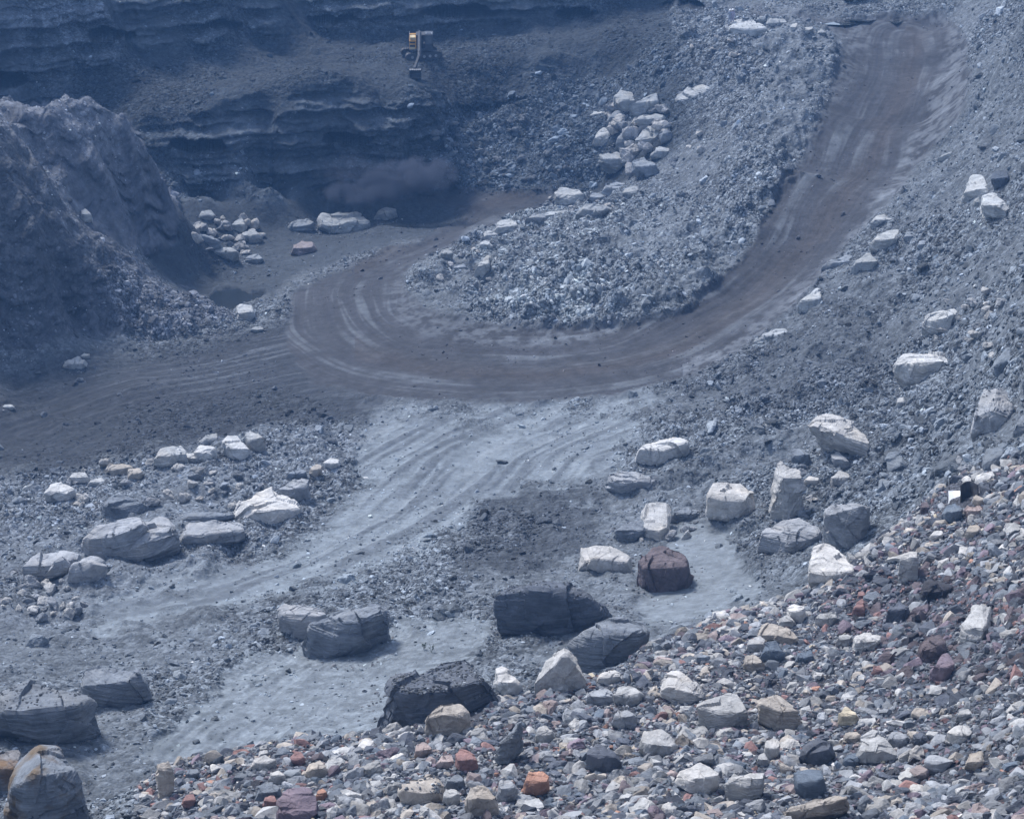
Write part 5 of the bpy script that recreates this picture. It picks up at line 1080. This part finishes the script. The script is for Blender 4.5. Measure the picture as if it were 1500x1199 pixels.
# ---- scrap at the top of the gravel bank
def sheet(name, label, cat, corners, depth, mat, bend=.12, thick=.02, lift=0.0):
    """a thin bent sheet: bottom edge on the ground, top edge leaning back"""
    (xl, yt), (xr, yb) = corners; gL = Vector(hit(xl, yb)); r0 = math.hypot(gL.x, gL.y); n_ = 9; vs = []; b = bmesh.new(); G = []
    for i in range(n_):
        row = []
        for j in range(n_):
            u = i / (n_ - 1); v_ = j / (n_ - 1)
            p = Vector(F(xl + (xr - xl) * u + .6 * math.sin(v_ * 3), yb + (yt - yb) * v_ - 2 * lift * math.sin(u * math.pi), r0 + depth * v_ + bend * math.sin(u * math.pi) + .02 * math.sin(9 * u + 5 * v_))); row.append(b.verts.new(p))
        G.append(row)
    fs = [b.faces.new((G[i][j], G[i + 1][j], G[i + 1][j + 1], G[i][j + 1])) for i in range(n_ - 1) for j in range(n_ - 1)]
    bmesh.ops.recalc_face_normals(b, faces=b.faces); bmesh.ops.solidify(b, geom=b.faces[:], thickness=thick)
    c = gL.copy()
    for v in b.verts: v.co -= c
    me = bpy.data.meshes.new(name); b.to_mesh(me); b.free(); me.materials.append(mat); o = bpy.data.objects.new(name, me); COL.objects.link(o); o.location = c
    o['label'] = label; o['category'] = cat; o['kind'] = 'thing'; return o
sheet('metal_sheet', 'bright white metal sheet propped beside black rubber on the gravel', 'metal sheet', ((1389, 719), (1408, 738)), .95, PW)
sheet('rubber_scrap', 'curved black piece of tyre rubber standing beside the white sheet', 'rubber scrap', ((1406, 710), (1433, 737)), .3, PRB, .5, .06, 3)
sheet('metal_scrap', 'small white metal scrap right of and above the black rubber', 'metal scrap', ((1453, 703), (1466, 710)), .6, PW, .05)
# ---- dry weeds on the pale mud
PWD = paint('dry_weed', (.10, .12, .09), .9, 0, .2)
for px, py, hh, lab in ((621, 951, .42, 'thin dry weed left of another weed, above the rubble topped boulder'), (632, 955, .55, 'bushier dry weed right of the thin one, above the rubble topped boulder')):
    g = Vector(hit(px, py)); m = MB(); rg = random.Random(px)
    for k in range(9):
        a = rg.uniform(0, 6.28); l = rg.uniform(.5, 1) * hh; top = Vector((math.cos(a) * .12, math.sin(a) * .12, l)); m.tube((0, 0, 0), top, .008, .004, 5)
        for q in range(3):
            f_ = rg.uniform(.5, 1); m.box(top * f_ + Vector((rg.uniform(-.03, .03), 0, 0)), (.05, .02, .035), (rg.uniform(0, 3), rg.uniform(0, 3), 0), 0)
    o = m.build('weed', PWD); o.location = g; o['label'] = lab; o['category'] = 'weed'; o['kind'] = 'thing'; o['group'] = 'dry weeds on the pale mud'
# ---- dust rolling over the pit floor
def dust(cx, cy, rr, sx, sy, sz, dens, rzz):
    bm = bmesh.new(); bmesh.ops.create_icosphere(bm, subdivisions=4, radius=1)
    for v in bm.verts:
        p = v.co.copy(); k = 1 + .18 * float(fbm3(np.array([[p.x * 2, p.y * 2, p.z * 2]]), 3, 5)[0]); v.co = Vector((p.x * sx * k, p.y * sy * k, max(p.z, -.5) * sz * k))
    me = bpy.data.meshes.new('dust_cloud'); bm.to_mesh(me); bm.free(); o = bpy.data.objects.new('dust_cloud', me); COL.objects.link(o)
    o.location = F(cx, cy, rr); o.rotation_euler = (0, rzz, 0); o['kind'] = 'stuff'
    m = bpy.data.materials.new('dust'); m.use_nodes = True; t = m.node_tree; t.nodes.clear(); out = nd(t, 'ShaderNodeOutputMaterial'); v = nd(t, 'ShaderNodeVolumePrincipled')
    tc = nd(t, 'ShaderNodeTexCoord'); mp = nd(t, 'ShaderNodeMapping'); mp.inputs['Scale'].default_value = (1 / sx, 1 / sy, 1 / sz); t.links.new(tc.outputs['Object'], mp.inputs[0])
    ln = nd(t, 'ShaderNodeVectorMath', operation='LENGTH'); t.links.new(mp.outputs[0], ln.inputs[0])
    n = nd(t, 'ShaderNodeTexNoise'); n.inputs['Scale'].default_value = .55; n.inputs['Detail'].default_value = 6; n.inputs['Roughness'].default_value = .6; t.links.new(tc.outputs['Object'], n.inputs['Vector'])
    fall = maprange(t, ln.outputs['Value'], .35, .95, 1, 0); d = math_(t, 'MULTIPLY', fall, maprange(t, n.outputs[0], .44, .56, 0, 1))
    t.links.new(math_(t, 'MULTIPLY', d, dens), v.inputs['Density']); v.inputs['Color'].default_value = (.12, .135, .18, 1); t.links.new(v.outputs[0], out.inputs['Volume']); me.materials.append(m)
dust(598, 264, 201, 6.2, 2.8, 3.0, 3.4, R(-8)); dust(540, 282, 200, 5.5, 2.6, 1.7, 3.0, 0); dust(510, 250, 201.5, 4.5, 2, 2.4, .3, 0)
# ---- standing water
mw, tw, bw = new_mat('pit_water', .03); bw.inputs['Base Color'].default_value = (.02, .025, .03, 1); bw.inputs['Specular IOR Level'].default_value = .6
nw = nd(tw, 'ShaderNodeTexNoise'); nw.inputs['Scale'].default_value = 3; bpw = nd(tw, 'ShaderNodeBump'); bpw.inputs['Strength'].default_value = .02; tw.links.new(nw.outputs[0], bpw.inputs['Height']); tw.links.new(bpw.outputs[0], bw.inputs['Normal'])
for nm, pts, lev in POOLS:
    b = bmesh.new(); vs = [b.verts.new(P(px, py, lev)) for px, py in pts]; c = sum((v.co for v in vs), Vector()) / len(vs)
    for v in vs: v.co = c + (v.co - c) * 1.35
    b.faces.new(vs); bmesh.ops.recalc_face_normals(b, faces=b.faces)
    if b.faces[:][0].normal.z < 0: bmesh.ops.reverse_faces(b, faces=b.faces[:])
    me = bpy.data.meshes.new(nm); b.to_mesh(me); b.free(); me.materials.append(mw); o = bpy.data.objects.new(nm, me); COL.objects.link(o); o['kind'] = 'structure'
print('things', round(time.time() - T0, 1))
# ------------------------------------------------------------------ blue haze in the air of the pit
def haze_box(dens):
    bm = bmesh.new(); bmesh.ops.create_cube(bm, size=1)
    for v in bm.verts: v.co = Vector((v.co.x * 640, v.co.y * 640 + 230, (v.co.z + .5) * 98 - 7))
    me = bpy.data.meshes.new('haze'); bm.to_mesh(me); bm.free()
    o = bpy.data.objects.new('haze', me); COL.objects.link(o); o['kind'] = 'stuff'
    m = bpy.data.materials.new('haze'); m.use_nodes = True; t = m.node_tree; t.nodes.clear()
    out = nd(t, 'ShaderNodeOutputMaterial'); v = nd(t, 'ShaderNodeVolumePrincipled')
    v.inputs['Color'].default_value = HAZE_COL + (1,); v.inputs['Density'].default_value = dens; v.inputs['Anisotropy'].default_value = .1
    t.links.new(v.outputs[0], out.inputs['Volume']); me.materials.append(m)
    return o
HAZE_COL = (.20, .45, .95)
haze_box(.00042)
print('done', round(time.time() - T0, 1))
